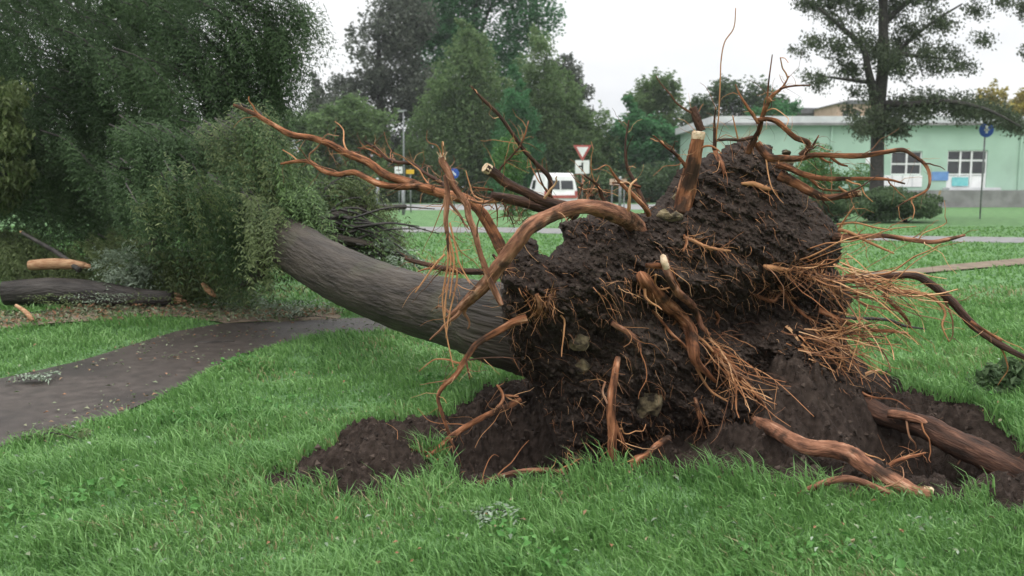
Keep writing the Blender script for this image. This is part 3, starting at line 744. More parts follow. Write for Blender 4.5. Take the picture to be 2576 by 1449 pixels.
root([(2110, 575, 4), (2130, 545, 3), (2148, 520, 2)], (6.2, 6.1), 'fibre', 5, hairs=1)
root([(2060, 690, 16), (2130, 705, 13), (2207, 697, 11), (2249, 694, 11), (2306, 695, 12), (2353, 723, 13), (2400, 764, 14), (2442, 812, 14), (2494, 853, 13), (2546, 884, 11), (2620, 915, 8), (2700, 930, 4)], (6.2, 5.6), 'rootd', 12, hairs=0.3, label='long brown root arching down to the grass at the right edge')
root([(2442, 808, 5), (2475, 830, 5), (2520, 858, 4)], (5.75, 5.65), 'root', 6)
root([(2060, 780, 9), (2100, 798, 8), (2129, 812, 8), (2165, 820, 7), (2202, 831, 6), (2240, 832, 5), (2285, 838, 3)], (6.0, 5.8), 'root', 8, hairs=0.8)
root([(2080, 800, 7), (2119, 801, 6), (2228, 804, 6), (2275, 820, 5), (2330, 828, 2)], (6.5, 6.5), 'barkdark', 7, hairs=0.2)
root([(2230, 730, 8), (2290, 735, 7), (2340, 745, 6), (2365, 765, 5), (2378, 790, 4), (2370, 820, 3), (2388, 860, 2)], (6.0, 5.85), 'fibre', 7, hairs=0.6)
root([(2220, 740, 7), (2265, 785, 6), (2285, 810, 5), (2290, 824, 3)], (5.95, 5.85), 'root', 7, hairs=0.8)
# --- face
root([(1610, 690, 8), (1618, 700, 19), (1648, 740, 21), (1680, 769, 21), (1710, 796, 19), (1736, 831, 19), (1743, 882, 17), (1752, 912, 13), (1778, 938, 9), (1800, 960, 5)], 0.09, 'root', 12, hairs=0.8, k=0.88, label='broad orange root on the middle of the earth face')
root([(1670, 650, 13), (1681, 690, 14), (1702, 733, 14), (1739, 766, 13), (1757, 800, 10), (1768, 826, 8), (1788, 843, 4)], 0.13, 'rootp', 10, hairs=0.6, label='greyish root crossing beside the broad orange one')
root([(1668, 645, 10), (1672, 660, 12), (1678, 676, 11)], 0.17, 'wood', 8, hairs=0)
root([(1625, 668, 8), (1650, 668, 10), (1672, 672, 8)], 0.08, 'root', 8)
root([(1640, 780, 4), (1668, 812, 5), (1690, 840, 6), (1720, 868, 6), (1745, 895, 5)], 0.06, 'root', 7, hairs=1.5)
root([(1650, 690, 3), (1648, 715, 4), (1662, 728, 4), (1690, 722, 3)], 0.09, 'fibre', 6)
root([(1780, 872, 8), (1806, 888, 14), (1832, 909, 14), (1850, 935, 11), (1875, 962, 9), (1905, 995, 6), (1930, 1030, 3)], 0.10, 'root', 10, hairs=1.5)
root([(1752, 845, 6), (1775, 862, 5), (1795, 885, 4)], 0.12, 'fibre', 6)
root([(1752, 925, 6), (1768, 955, 5), (1790, 985, 4), (1830, 1010, 3)], 0.08, 'fibre', 6)
root([(1748, 1000, 6), (1754, 1023, 8), (1765, 1065, 8), (1772, 1090, 6), (1788, 1120, 5), (1806, 1152, 2)], 0.06, 'root', 8, hairs=1)
root([(1555, 900, 7), (1550, 923, 9), (1540, 988, 11), (1537, 1047, 12), (1541, 1090, 12), (1539, 1138, 11), (1538, 1215, 10)], [5.15, 5.1, 5.0, 4.97, 4.96, 4.95, 4.95], 'root', 10, hairs=0.8, k=1.0, label='straight root hanging down to the grass')
root([(1541, 1050, 8), (1556, 1090, 10), (1568, 1118, 8)], (4.97, 5.0), 'root', 8)
root([(1523, 960, 4), (1516, 985, 4), (1526, 1010, 4), (1536, 1025, 4)], (4.98, 4.98), 'rootp', 6)
root([(1685, 1100, 12), (1650, 1123, 12), (1625, 1145, 12), (1600, 1160, 18), (1592, 1190, 16), (1590, 1215, 12)], [5.15, 5.1, 5.02, 4.98, 4.97, 4.97], 'root', 12, hairs=0.4)
root([(1350, 790, 5), (1372, 765, 5), (1392, 738, 3)], 0.03, 'root', 6, hairs=2)
root([(1350, 740, 8), (1358, 765, 9), (1352, 795, 7)], 0.05, 'root', 7, hairs=2)
root([(1385, 740, 5), (1378, 770, 5), (1372, 800, 3)], 0.04, 'rootp', 6, hairs=1)
root([(1540, 812, 9), (1560, 825, 10), (1590, 843, 9), (1608, 865, 6), (1612, 885, 3)], 0.05, 'rootp', 8, hairs=0.8)
root([(1722, 598, 5), (1745, 606, 6), (1775, 620, 6), (1810, 628, 5), (1838, 631, 3)], 0.05, 'fibre', 7, hairs=3)
root([(1720, 590, 4), (1728, 610, 5), (1718, 632, 4)], 0.05, 'root', 6, hairs=2)
root([(1890, 738, 4), (1915, 748, 7), (1945, 758, 7), (1962, 740, 5), (1985, 722, 3)], 0.06, 'root', 7, hairs=3)
root([(1920, 668, 5), (1935, 673, 10), (1960, 676, 9), (1990, 680, 5)], 0.05, 'fibre', 8, hairs=1)
root([(1800, 785, 5), (1808, 800, 6), (1802, 815, 4)], 0.03, 'root', 6, hairs=1.2)
root([(1960, 720, 6), (1990, 760, 6), (2020, 790, 5), (2060, 815, 3)], 0.08, 'root', 7, hairs=1.5)
# --- lower left, over the grass
root([(1325, 800, 16), (1291, 812, 14), (1251, 835, 13), (1200, 866, 11), (1171, 905, 10), (1145, 945, 9), (1117, 970, 8), (1102, 998, 7), (1109, 1032, 7), (1120, 1065, 6), (1130, 1092, 6)], (5.1, 5.0), 'root', 9, hairs=0.5, label='thin root dropping in a double bend to the loose soil')
root([(1178, 905, 4), (1215, 901, 3.5), (1260, 899, 3), (1302, 901, 2)], (5.0, 5.1), 'rootd', 5)
root([(1172, 900, 4), (1176, 925, 4), (1182, 955, 2)], (5.0, 4.95), 'root', 5)
root([(1310, 1005, 8), (1280, 1020, 10), (1243, 1036, 10), (1185, 1066, 10), (1150, 1088, 10), (1127, 1106, 10), (1100, 1130, 8), (1074, 1152, 7)], (5.25, 5.03), 'root', 9, hairs=0.6)
root([(1250, 968, 4), (1262, 985, 5), (1265, 1005, 6), (1250, 1028, 5)], (5.2, 5.15), 'root', 7)
root([(1265, 995, 4), (1285, 996, 5), (1305, 997, 3)], (5.2, 5.2), 'root', 6)
root([(1082, 1138, 4), (1040, 1132, 3.5), (1010, 1118, 3.5), (988, 1104, 2)], (5.05, 5.15), 'root', 6)
root([(1130, 1100, 5), (1140, 1120, 4), (1148, 1135, 2)], (5.05, 5.02), 'root', 6)
root([(1180, 1232, 15), (1205, 1219, 14), (1236, 1207, 9), (1291, 1190, 9), (1346, 1183, 9), (1385, 1184, 9), (1420, 1189, 9)], [4.66, 4.66, 4.66, 4.68, 4.7, 4.72, 4.74], 'rootp', 10, cut=(6,), hairs=0.4, label='bowed root over the hollow at the grass edge')
# --- lower right, on the bare soil
root([(1900, 1060, 14), (1947, 1082, 18), (2025, 1122, 20), (2090, 1130, 21), (2140, 1143, 22), (2175, 1168, 21), (2228, 1200, 20), (2296, 1237, 20), (2345, 1246, 19)], [5.45, 5.2, 4.92, 4.8, 4.7, 4.62, 4.52, 4.4, 4.36], 'rootp', 14, cut=(8,), hairs=0.3, k=1.0, label='stout front root with a pale sawn end on the grass', rough=0.15)
root([(1990, 1254, 7), (2056, 1222, 12), (2119, 1204, 12), (2166, 1212, 11), (2223, 1234, 11), (2260, 1250, 9)], (4.38, 4.36), 'rootp', 10, hairs=0.6)
root([(2122, 975, 5), (2134, 987, 12), (2181, 1022, 23), (2233, 1048, 26), (2311, 1070, 30), (2380, 1100, 34), (2442, 1130, 36), (2520, 1168, 38), (2600, 1205, 38), (2700, 1240, 34)], [6.1, 6.0, 5.85, 5.75, 5.6, 5.45, 5.35, 5.25, 5.15, 5.05], 'rootd', 16, hairs=0.4, k=1.0, label='thickest root lying along the trench at the right edge')
root([(2233, 1040, 14), (2270, 1045, 16), (2311, 1056, 12), (2340, 1066, 5)], (5.62, 5.5), 'rootp', 10)
root([(2223, 1179, 5), (2250, 1162, 7), (2275, 1153, 7), (2300, 1146, 5), (2328, 1140, 3)], (5.0, 5.1), 'root', 7, hairs=1.5)
root([(2120, 940, 6), (2165, 985, 5), (2200, 1000, 4), (2250, 1005, 3), (2290, 1030, 2)], (5.9, 5.75), 'root', 6)

# --- fibre mats
def mat_of(x0, y0, x1, y1, tx0, ty0, tx1, ty1, n, Ya, Yb, r=(1.1, 3.0), bend=12, thick_n=6):
    for k in range(n):
        s_, e_ = rng.random(), rng.random()
        e_ = 0.85 * e_ + 0.15 * s_
        a = np.array([x0 + (x1 - x0) * s_ + rng.normal(0, 16), y0 + (y1 - y0) * s_ + rng.normal(0, 13)])
        b = np.array([tx0 + (tx1 - tx0) * e_, ty0 + (ty1 - ty0) * e_])
        b = a + (b - a) * rng.uniform(0.35, 1.05) + rng.normal(0, 16, 2)
        L0 = np.linalg.norm(b - a); hd_ = math.atan2(b[1] - a[1], b[0] - a[0]) + rng.normal(0, 0.12)
        Y0 = Ya(a) if callable(Ya) else Ya
        pts = [P(a[0], a[1], Y0 + 0.04)]; c_ = a.copy(); curl = rng.normal(0, 0.07)
        for s__ in range(7):
            hd_ += rng.normal(0, 0.17) + curl + (0.03 if s__ > 3 else 0)
            c_ = c_ + L0 / 7 * np.array([math.cos(hd_), math.sin(hd_)])
            u = (s__ + 1) / 7
            pts.append(P(c_[0], c_[1], Y0 * (1 - u) + Yb * u + rng.normal(0, 0.02)))
        r0 = (rng.uniform(*r) + (2.2 * rng.random() if rng.random() < 0.16 else 0)) * 5.6 / F
        (fib if rng.random() < 0.68 else fibd).tube(pts, np.linspace(r0, r0 * 0.4, 8), 3, 0, False, 2)
        for _ in range(rng.integers(0, 3)):
            i_ = rng.integers(1, 6); hair(pts[i_], pts[i_ + 1] - pts[i_] + 0.05 * rand_unit(1)[0] * 2, rng.uniform(0.06, 0.22), r0 * 0.55, 0.3)
fY = lambda a: float(plate_Y(a[0], a[1])) - 0.05
mat_of(1930, 655, 2120, 735, 2300, 700, 2450, 840, 40, 6.05, 5.7, (1.1, 3.0), 20)
mat_of(2090, 660, 2200, 720, 2330, 720, 2420, 850, 28, 6.0, 5.75, (1.1, 3.2), 18)
mat_of(1930, 650, 2090, 690, 1960, 700, 2120, 740, 34, 6.0, 5.85, (0.8, 1.8), 22)
mat_of(2075, 665, 2100, 690, 2060, 740, 2110, 820, 16, 5.95, 5.9, (0.8, 1.6), 10)
mat_of(1980, 840, 2120, 850, 2140, 930, 2340, 925, 46, fY, 5.75, (1.0, 2.9), 22)
mat_of(2080, 800, 2120, 840, 2200, 860, 2340, 900, 20, fY, 5.75, (1.0, 2.9), 22)
mat_of(2000, 880, 2120, 900, 2120, 960, 2290, 975, 28, fY, 5.85, (0.9, 2.3), 22)
mat_of(1790, 880, 1840, 930, 1900, 1010, 2040, 1085, 17, fY, 5.2, (0.9, 2.5), 16)
mat_of(1785, 930, 1850, 960, 1860, 1050, 1980, 1110, 6, fY, 5.2, (0.9, 2.3), 16)
mat_of(1760, 850, 1800, 880, 1880, 900, 2010, 990, 9, fY, 5.3, (0.7, 1.5), 16)
mat_of(1785, 840, 1810, 900, 1880, 840, 1920, 880, 6, fY, 5.4, (0.6, 1.4), 14)
mat_of(1260, 520, 1320, 525, 1262, 575, 1318, 570, 24, 5.42, 5.42, (0.8, 1.8), 3)
mat_of(1470, 455, 1500, 520, 1465, 500, 1520, 540, 16, 5.5, 5.45, (0.8, 1.8), 6)
mat_of(1325, 735, 1400, 745, 1320, 800, 1400, 810, 22, fY, 5.15, (0.6, 1.5), 10)
mat_of(1500, 720, 1620, 690, 1600, 760, 1660, 800, 14, fY, 5.3, (0.6, 1.3), 14)
# rootlets bristling from the earth itself
for k in range(1300):
    while True:
        a, b = rng.uniform(1265, 2300), rng.uniform(345, 1230)
        s_ = sdist(PLATE, np.array([a]), np.array([b]))[0]
        if s_ > 2 and (s_ < 40 or rng.random() < 0.6): break
    Yv = float(plate_Y(a, b)) - 0.005
    p = P(a, b, Yv)
    hair(p, np.array([0.5, -0.9, -0.3]) + 0.9 * rand_unit(1)[0], rng.uniform(0.03, 0.16), rng.uniform(0.0008, 0.0019), 0.9)
fo = fib.build('fine_roots', M['fibre'], tree)
fo['kind'] = 'stuff'
fo = fibd.build('fine_roots', M['fibred'], tree)
fo['kind'] = 'stuff'

# clods on the face and the torn ground, stones in the earth
ico = None
def ico_mesh():
    t = (1 + 5 ** 0.5) / 2
    v = np.array([(-1, t, 0), (1, t, 0), (-1, -t, 0), (1, -t, 0), (0, -1, t), (0, 1, t), (0, -1, -t), (0, 1, -t), (t, 0, -1), (t, 0, 1), (-t, 0, -1), (-t, 0, 1)], float)
    v /= np.linalg.norm(v[0])
    f = np.array([(0, 11, 5), (0, 5, 1), (0, 1, 7), (0, 7, 10), (0, 10, 11), (1, 5, 9), (5, 11, 4), (11, 10, 2), (10, 7, 6), (7, 1, 8), (3, 9, 4), (3, 4, 2), (3, 2, 6), (3, 6, 8), (3, 8, 9), (4, 9, 5), (2, 4, 11), (6, 2, 10), (8, 6, 7), (9, 8, 1)])
    return v, f
IV, IF = ico_mesh()
OV = np.array([(1, 0, 0), (-1, 0, 0), (0, 1, 0), (0, -1, 0), (0, 0, 1), (0, 0, -1)], float)
OF = np.array([(0, 2, 4), (2, 1, 4), (1, 3, 4), (3, 0, 4), (2, 0, 5), (1, 2, 5), (3, 1, 5), (0, 3, 5)])
def lumps(pos, size):
    n = len(pos)
    q = rng.normal(size=(n, 3, 3)); q, _r = np.linalg.qr(q)
    V = np.einsum('nij,vj->nvi', q, OV) * (size[:, None, None] * (0.65 + 0.7 * rng.random((n, 6, 1)))) * (0.75 + 0.5 * rng.random((n, 1, 3))) + pos[:, None, :]
    Fq = np.arange(n)[:, None, None] * 6 + OF[None]
    return V.reshape(-1, 3), Fq.reshape(-1, 3)
a = rng.uniform(1265, 2330, 13000); b = rng.uniform(345, 1230, 13000)
k = sdist(PLATE, a, b) > 6; a, b = a[k], b[k]
pos = P(a, b, plate_Y(a, b))
V, Fq = lumps(pos, 0.003 + 0.019 * rng.random(len(pos)) ** 5)
o = mesh_arr('soil_crumbs', V, Fq, M['clod'], tree); o['kind'] = 'stuff'
xy = np.column_stack([rng.uniform(SOIL[:, 0].min(), SOIL[:, 0].max(), 16000), rng.uniform(SOIL[:, 1].min(), SOIL[:, 1].max(), 16000)])
k = sdist(SOIL, xy[:, 0], xy[:, 1]) > -0.10 * rng.random(16000); xy = xy[k]
dd = sdist(SOIL, xy[:, 0], xy[:, 1])
z = np.where(dd > 0.0, soil_h(xy[:, 0], xy[:, 1]), gh(xy[:, 0], xy[:, 1]) + 0.02)
V, Fq = lumps(np.column_stack([xy, z - 0.003]), 0.003 + 0.02 * rng.random(len(xy)) ** 4)
o = mesh_arr('loose_soil', V, Fq, M['clod']); tag(o, 'loose dark crumbs of earth scattered round the root hole', kind='stuff')
for (a, b, r_, sq, off, lb) in ((1458, 862, 26, 0.8, 0.05, 'yellowish stone wedged in the earth'), (1466, 922, 18, 1.1, 0.04, 'small dull stone'), (1634, 1012, 34, 1.15, 0.05, 'rough yellow stone'),
                                (1672, 543, 20, 0.7, 0.05, 'pale stone on the top ledge'), (1700, 545, 18, 0.75, 0.08, None), (1700, 505, 12, 1.7, 0.0, None), (1985, 405, 16, 0.7, 0.10, None), (1978, 383, 14, 0.5, 0.08, None)):
    c = P(a, b, float(plate_Y(a, b)) - off + 0.035); s = r_ * c[1] / F
    bmv, bmf = IV, IF
    # one split for rounder stones
    mid = {}; vv = [v for v in bmv]; ff = []
    def mp_(i, j):
        key = (min(i, j), max(i, j))
        if key not in mid:
            w_ = vv[i] + vv[j]; vv.append(w_ / np.linalg.norm(w_)); mid[key] = len(vv) - 1
        return mid[key]
    for i, j, k2 in bmf:
        x_, y_, z_ = mp_(i, j), mp_(j, k2), mp_(k2, i)
        ff += [(i, x_, z_), (j, y_, x_), (k2, z_, y_), (x_, y_, z_)]
    vv = np.array(vv); vv = vv * (1 + 0.8 * fbm(vv[:, 0] * 1.7 + a, vv[:, 1] * 1.7 + vv[:, 2] * 1.3, 3, 3))[:, None]
    V = vv * np.array([s, s * 0.8, s * sq]) + c
    o = mesh_arr('stone', V, np.array(ff), M['stone'], root_plate)
    if lb: o['label'] = lb

# limbs and leaves of the fallen crown
def limb(pts, parent=tree, m='bark', name='branch', n=10):
    w = np.array([P(a, b, c) for a, b, c, r_ in pts]); r = np.array([r_ * c / F for a, b, c, r_ in pts])
    V, q, t = tube(w, r, n, 0.06, True, 4)
    return mesh_arr(name, V, [np.array(q), np.array(t)], M[m], parent, smooth=True, grain=last_grain)
limb([(700, 620, 9.1, 36), (668, 650, 9.6, 22), (650, 690, 10.2, 14), (600, 720, 11, 8)])
limb([(660, 570, 9.6, 34), (660, 480, 9.6, 22), (650, 390, 9.7, 14), (635, 300, 9.6, 6)])
limb([(720, 600, 8.9, 34), (800, 560, 9.4, 22), (900, 530, 9.9, 14), (1020, 520, 10.4, 6)])
limb([(730, 600, 8.9, 24), (820, 600, 9.3, 14), (930, 615, 9.5, 9), (1040, 650, 9.6, 4)])
limb([(560, 500, 11.5, 30), (470, 560, 12, 20), (360, 630, 12.4, 12), (240, 670, 12.7, 6)])
for k in range(46):
    a0, b0 = rng.uniform(720, 900), rng.uniform(520, 620)
    a1, b1 = a0 + rng.uniform(80, 230), b0 + rng.uniform(-60, 130)
    limb([(a0, b0, 9.4, 3.5), ((a0 + a1) / 2, (b0 + b1) / 2 - 18, 9.5, 2.5), (a1, b1, 9.5, 1.2)], m='barkdark', name='twig', n=5) if k < 26 else None
# boughs hanging over the end of the trunk, sweeping down to the right
drape = [(570, 285, 10.0), (640, 330, 9.6), (705, 420, 9.3), (760, 515, 9.2)]
cv = []
for k in range(15):
    u_ = k / 14.0
    cv.append(jit(drape if k < 4 else [(p_[0], p_[1] - 0.28 * max(0, p_[1] - 330), p_[2]) for p_ in drape], -130 * u_ + rng.uniform(-12, 12), 60 * u_, 1.2 * u_))
cv += [jit([(600, 262, 10), (650, 290, 9.7), (690, 340, 9.5), (720, 400, 9.4)], 0, 0) for _ in range(3)]
cv += [jit([(600, 400, 10.2), (645, 430, 9.8), (680, 480, 9.5), (692, 520, 9.4)], rng.uniform(-30, 20), rng.uniform(-20, 20)) for _ in range(5)]
pos, d_, stm = bough_set(cv, 52, 25)
fronds('foliage', pos, d_, 0.36, M['fallen'], tree, pairs=8, lw=0.015, ll=0.055, droop=0.6, sweep=0.9)
pos, d_, _s = bough_set(cv, 40, 34)
fronds('foliage', pos, d_, 0.36, M['locust'], tree, pairs=8, lw=0.015, ll=0.055, droop=0.7, sweep=0.9)
stems_mesh(stm, 0.012, 'twigs', M['barkdark'], tree)
pos, d_, _s = bough_set([jit(drape, 16, -6, -0.1) for _ in range(3)] + [jit([(690, 440, 9.2), (730, 460, 9.1), (765, 490, 9.0)], rng.uniform(-10, 10), rng.uniform(-10, 20)) for _ in range(4)] + [jit([(880, 540, 9.8), (920, 550, 9.7), (950, 580, 9.6)], rng.uniform(-30, 10), rng.uniform(-10, 20)) for _ in range(2)], 50, 17)
fronds('foliage', pos, d_, 0.36, M['locust_light'], tree, pairs=8, lw=0.015, ll=0.055, droop=0.7, sweep=0.9)
# boughs over and behind the trunk end, their shade put into darker leaf colour
cv = []
for k in range(46):
    a0 = rng.uniform(260, 600); b0 = rng.uniform(290, 470)
    cv.append([(a0, b0, rng.uniform(10.4, 12.4)), (a0 + 60, b0 + 30, rng.uniform(10.2, 12.0)), (a0 + 110, b0 + 90, rng.uniform(10.1, 11.8))])
cv += [[(540, 450, 9.8), (580, 490, 9.6), (600, 530, 9.6)], [(530, 440, 9.8), (575, 490, 9.5), (600, 550, 9.4)], [(490, 470, 10), (530, 530, 9.8), (570, 590, 9.8)]] * 2
pos, d_, stm = bough_set([jit(c, 0, 0) for c in cv], 80, 24)
fronds('foliage', pos, d_, 0.38, M['locust'], tree, pairs=8, lw=0.016, ll=0.058, droop=0.6, sweep=0.9)
stems_mesh(stm, 0.012, 'twigs', M['barkdark'], tree)
# curtain of sprays in front of the trunk end
cv = []
for k in range(6):
    a0 = rng.uniform(300, 500); b0 = rng.uniform(380, 480) - (a0 - 560) * 0.15
    cv.append([(a0, b0, 9.0 + rng.uniform(-0.3, 0.5)), (a0 + 30, b0 + 50, 8.8), (a0 + rng.uniform(20, 60), b0 + rng.uniform(30, 110), 8.9)])
pos, d_, stm = bough_set(cv, 26, 24)
fronds('foliage', pos, d_, 0.34, M['fallen'], tree, pairs=8, lw=0.014, ll=0.05, droop=0.7, sweep=0.9)
pos, d_, _s = bough_set(cv, 34, 26)
fronds('foliage', pos, d_, 0.34, M['locust'], tree, pairs=8, lw=0.014, ll=0.05, droop=0.7, sweep=0.9)
stems_mesh(stm, 0.008, 'twigs', M['barkdark'], tree)
# loose sprays hanging over the trunk end
cv = [jit([(590 + 14 * k, 470 + 5 * k, 9.3), (630 + 12 * k, 505 + 8 * k, 8.95), (640 + 9 * k, 560 + 14 * (k % 3), 8.75)], 0, 0) for k in range(7)]
pos, d_, stm = bough_set(cv, 34, 17)
fronds('foliage', pos, d_, 0.32, M['fallen'], tree, pairs=8, lw=0.015, ll=0.052, droop=0.7, sweep=0.9)
stems_mesh(stm, 0.008, 'twigs', M['barkdark'], tree)
# twiggy grey-green boughs to the right of the trunk end, and those lying on the ground
cv = []
for k in range(20):
    a0 = rng.uniform(720, 800); b0 = rng.uniform(500, 600); l_ = rng.uniform(120, 280)
    rise = rng.uniform(20, 80)
    cv.append([(a0, b0, 9.6), (a0 + l_ * 0.4, b0 - rise, 9.9), (a0 + l_ * 0.75, b0 - rise * 0.5, 10.0), (a0 + l_, b0 + rng.uniform(10, 70), 9.9)])
pos, d_, stm = bough_set(cv, 66, 20)
fronds('foliage', pos, d_, 0.3, M['fallen'], tree, pairs=8, lw=0.013, ll=0.048, droop=0.5, sweep=0.9)
stems_mesh(stm, 0.011, 'twigs', M['barkdark'], tree)
cv = []
for k in range(44):
    a0 = rng.uniform(-40, 600); top = 560 + 60 * abs(math.sin(a0 / 90.0))
    yb = 12.6 - 1.6 * max(0, (a0 - 300) / 300.0)

    cv.append([(a0, top + rng.uniform(0, 40), yb + 0.2), (a0 + 35, top + 30, yb), (a0 + 80, min(735, top + rng.uniform(70, 130)), yb - 0.1)])
pos, d_, stm = bough_set(cv, 72, 24)
pos[:, 2] = np.maximum(pos[:, 2], 0.06)
fronds('foliage', pos, d_, 0.32, M['fallen'], tree, pairs=8, lw=0.018, ll=0.06, droop=0.35, sweep=0.8)
stems_mesh(stm, 0.012, 'twigs', M['barkdark'], tree)
pos, u = blob_points([px_blob(a, b, c, d_, e_) for a, b, c, d_, e_ in ((310, 670, 11.8, 60, 30), (560, 750, 11.6, 40, 10), (700, 783, 10.8, 60, 7), (640, 772, 11.2, 60, 7), (480, 580, 12.0, 30, 40), (990, 640, 9.5, 40, 25))], 420, 0.5)
fronds('foliage', pos, u + np.array([0.4, -0.2, 0.0]), 0.26, M['silver'], tree, pairs=6, lw=0.022, ll=0.06, droop=0.3)

# ------------------------------------------------------------------ dark standing trees at the left
lt = empty('locust_tree', tuple(G(430, 800) * np.array([1, 0, 0]) + np.array([-5.77, 15.2, 0])), 'huge dark feathery tree filling the upper left behind the fallen trunk', 'tree')
bx = float(lt.location.x)
w = [np.array([bx, 15.2, -0.1]), np.array([bx + 0.03, 15.2, 1.2]), np.array([bx + 0.05, 15.25, 3.0]), np.array([bx - 0.15, 15.3, 5.2]), np.array([bx - 0.2, 15.3, 8.2])]
m_ = MB(); m_.tube(w, [0.42, 0.34, 0.3, 0.24, 0.1], 18, 0.06, True, 4); m_.build('trunk', M['barkdark'], lt, smooth=True)
for (z0, ex, ey, ez) in ((2.3, 1.7, 14.2, 2.6), (2.9, 1.9, 14.6, 4.6), (3.8, -1.8, 14.4, 4.0), (4.4, 2.2, 15.0, 5.8), (4.8, -2.2, 15.0, 6.0), (3.2, 0.5, 13.5, 4.2), (2.6, -1.4, 14.0, 2.4), (5.4, 0.8, 14.2, 6.8), (5.8, 1.9, 15.6, 7.4)):
    s0 = np.array([bx, 15.25, z0]); e0 = np.array([bx + ex, ey, ez])
    m_ = MB(); m_.tube([s0, s0 * 0.55 + e0 * 0.45 + np.array([0, 0, 0.35]), e0], [0.13, 0.08, 0.02], 9, 0.08, True, 4)
    m_.build('branch', M['barkdark'], lt, smooth=True)
LB = []
rr = np.random.default_rng(5)
# hanging boughs laid out over the crown, thinning at the ragged right-hand edge
for gx_ in range(-260, 760, 84):
    for gy_ in range(-330, 640, 78):
        a = gx_ + rr.uniform(-34, 34); b = gy_ + rr.uniform(-30, 30)
        edge_x = 630 + 25 * math.sin(b / 55.0) - max(0, b - 180) * 0.42 + max(0, -b) * -0.1
        if a > edge_x: continue
        if b > 560 + 40 * math.sin(a / 90.0) or (a < 110 and b > 470): continue
        if math.hypot(a - 130, b - 160) < 38 or math.hypot(a - 275, b - 195) < 36 or math.hypot(a - 640, b - 60) < 40: continue
        if rr.random() < 0.13: continue
        for lay in range(2):
            Yv = rr.uniform(13.0, 15.0) if lay == 0 else rr.uniform(15.3, 17.6)
            LB.append(px_blob(a + rr.uniform(-20, 20), b, Yv, rr.uniform(44, 74), rr.uniform(30, 52), 80))
pos, u = blob_points(LB, 10500, 0.6)
pos2 = pos.copy()
d_ = np.column_stack([0.55 + 0.5 * u[:, 0], -0.35 + 0.5 * u[:, 1], -0.55 + 0.3 * u[:, 2]]) + 0.45 * rand_unit(len(pos))
fo = fronds('crown', pos2, d_, 0.42, M['locust'], lt, pairs=7, lw=0.02, ll=0.068, droop=0.5, sweep=0.8)

cv = []
for k in range(80):
    a0 = rr.uniform(-150, 520); b0 = rr.uniform(-150, 480); y0 = rr.uniform(12.6, 14.2); l_ = rr.uniform(110, 210)
    if a0 + l_ > 690 - max(0, b0 - 100) * 0.4: continue
    cv.append([(a0, b0, y0), (a0 + l_ * 0.5, b0 + l_ * 0.2, y0 - 0.3), (a0 + l_, b0 + l_ * 0.75, y0 - 0.4)])
for c in ([(540, -60), (640, -10), (720, 30), (768, 66)], [(560, -30), (650, 20), (705, 70), (735, 110)], [(560, -80), (660, -50), (740, -10), (775, 20)], [(520, 20), (600, 70), (670, 130), (722, 188)], [(520, 60), (590, 110), (650, 170), (700, 195)],
          [(500, 90), (570, 150), (620, 210), (655, 250)], [(470, 120), (540, 190), (590, 240), (625, 285)], [(600, -20), (660, 20), (690, 60), (700, 95)], [(540, 0), (610, 50), (650, 110), (690, 150)], [(440, 170), (520, 240), (570, 290), (600, 320)]):
    for q_ in range(3):
        cv.append(jit([(a, b, 13.4) for a, b in c], rr.uniform(-14, 6), rr.uniform(-14, 14), rr.uniform(-0.4, 0.6)))
pos, d_, stm = bough_set(cv, 82, 17)
fronds('crown', pos, d_, 0.42, M['locust'], lt, pairs=7, lw=0.018, ll=0.065, droop=0.5, sweep=0.8)
stems_mesh(stm, 0.016, 'twigs', M['barkdark'], lt)

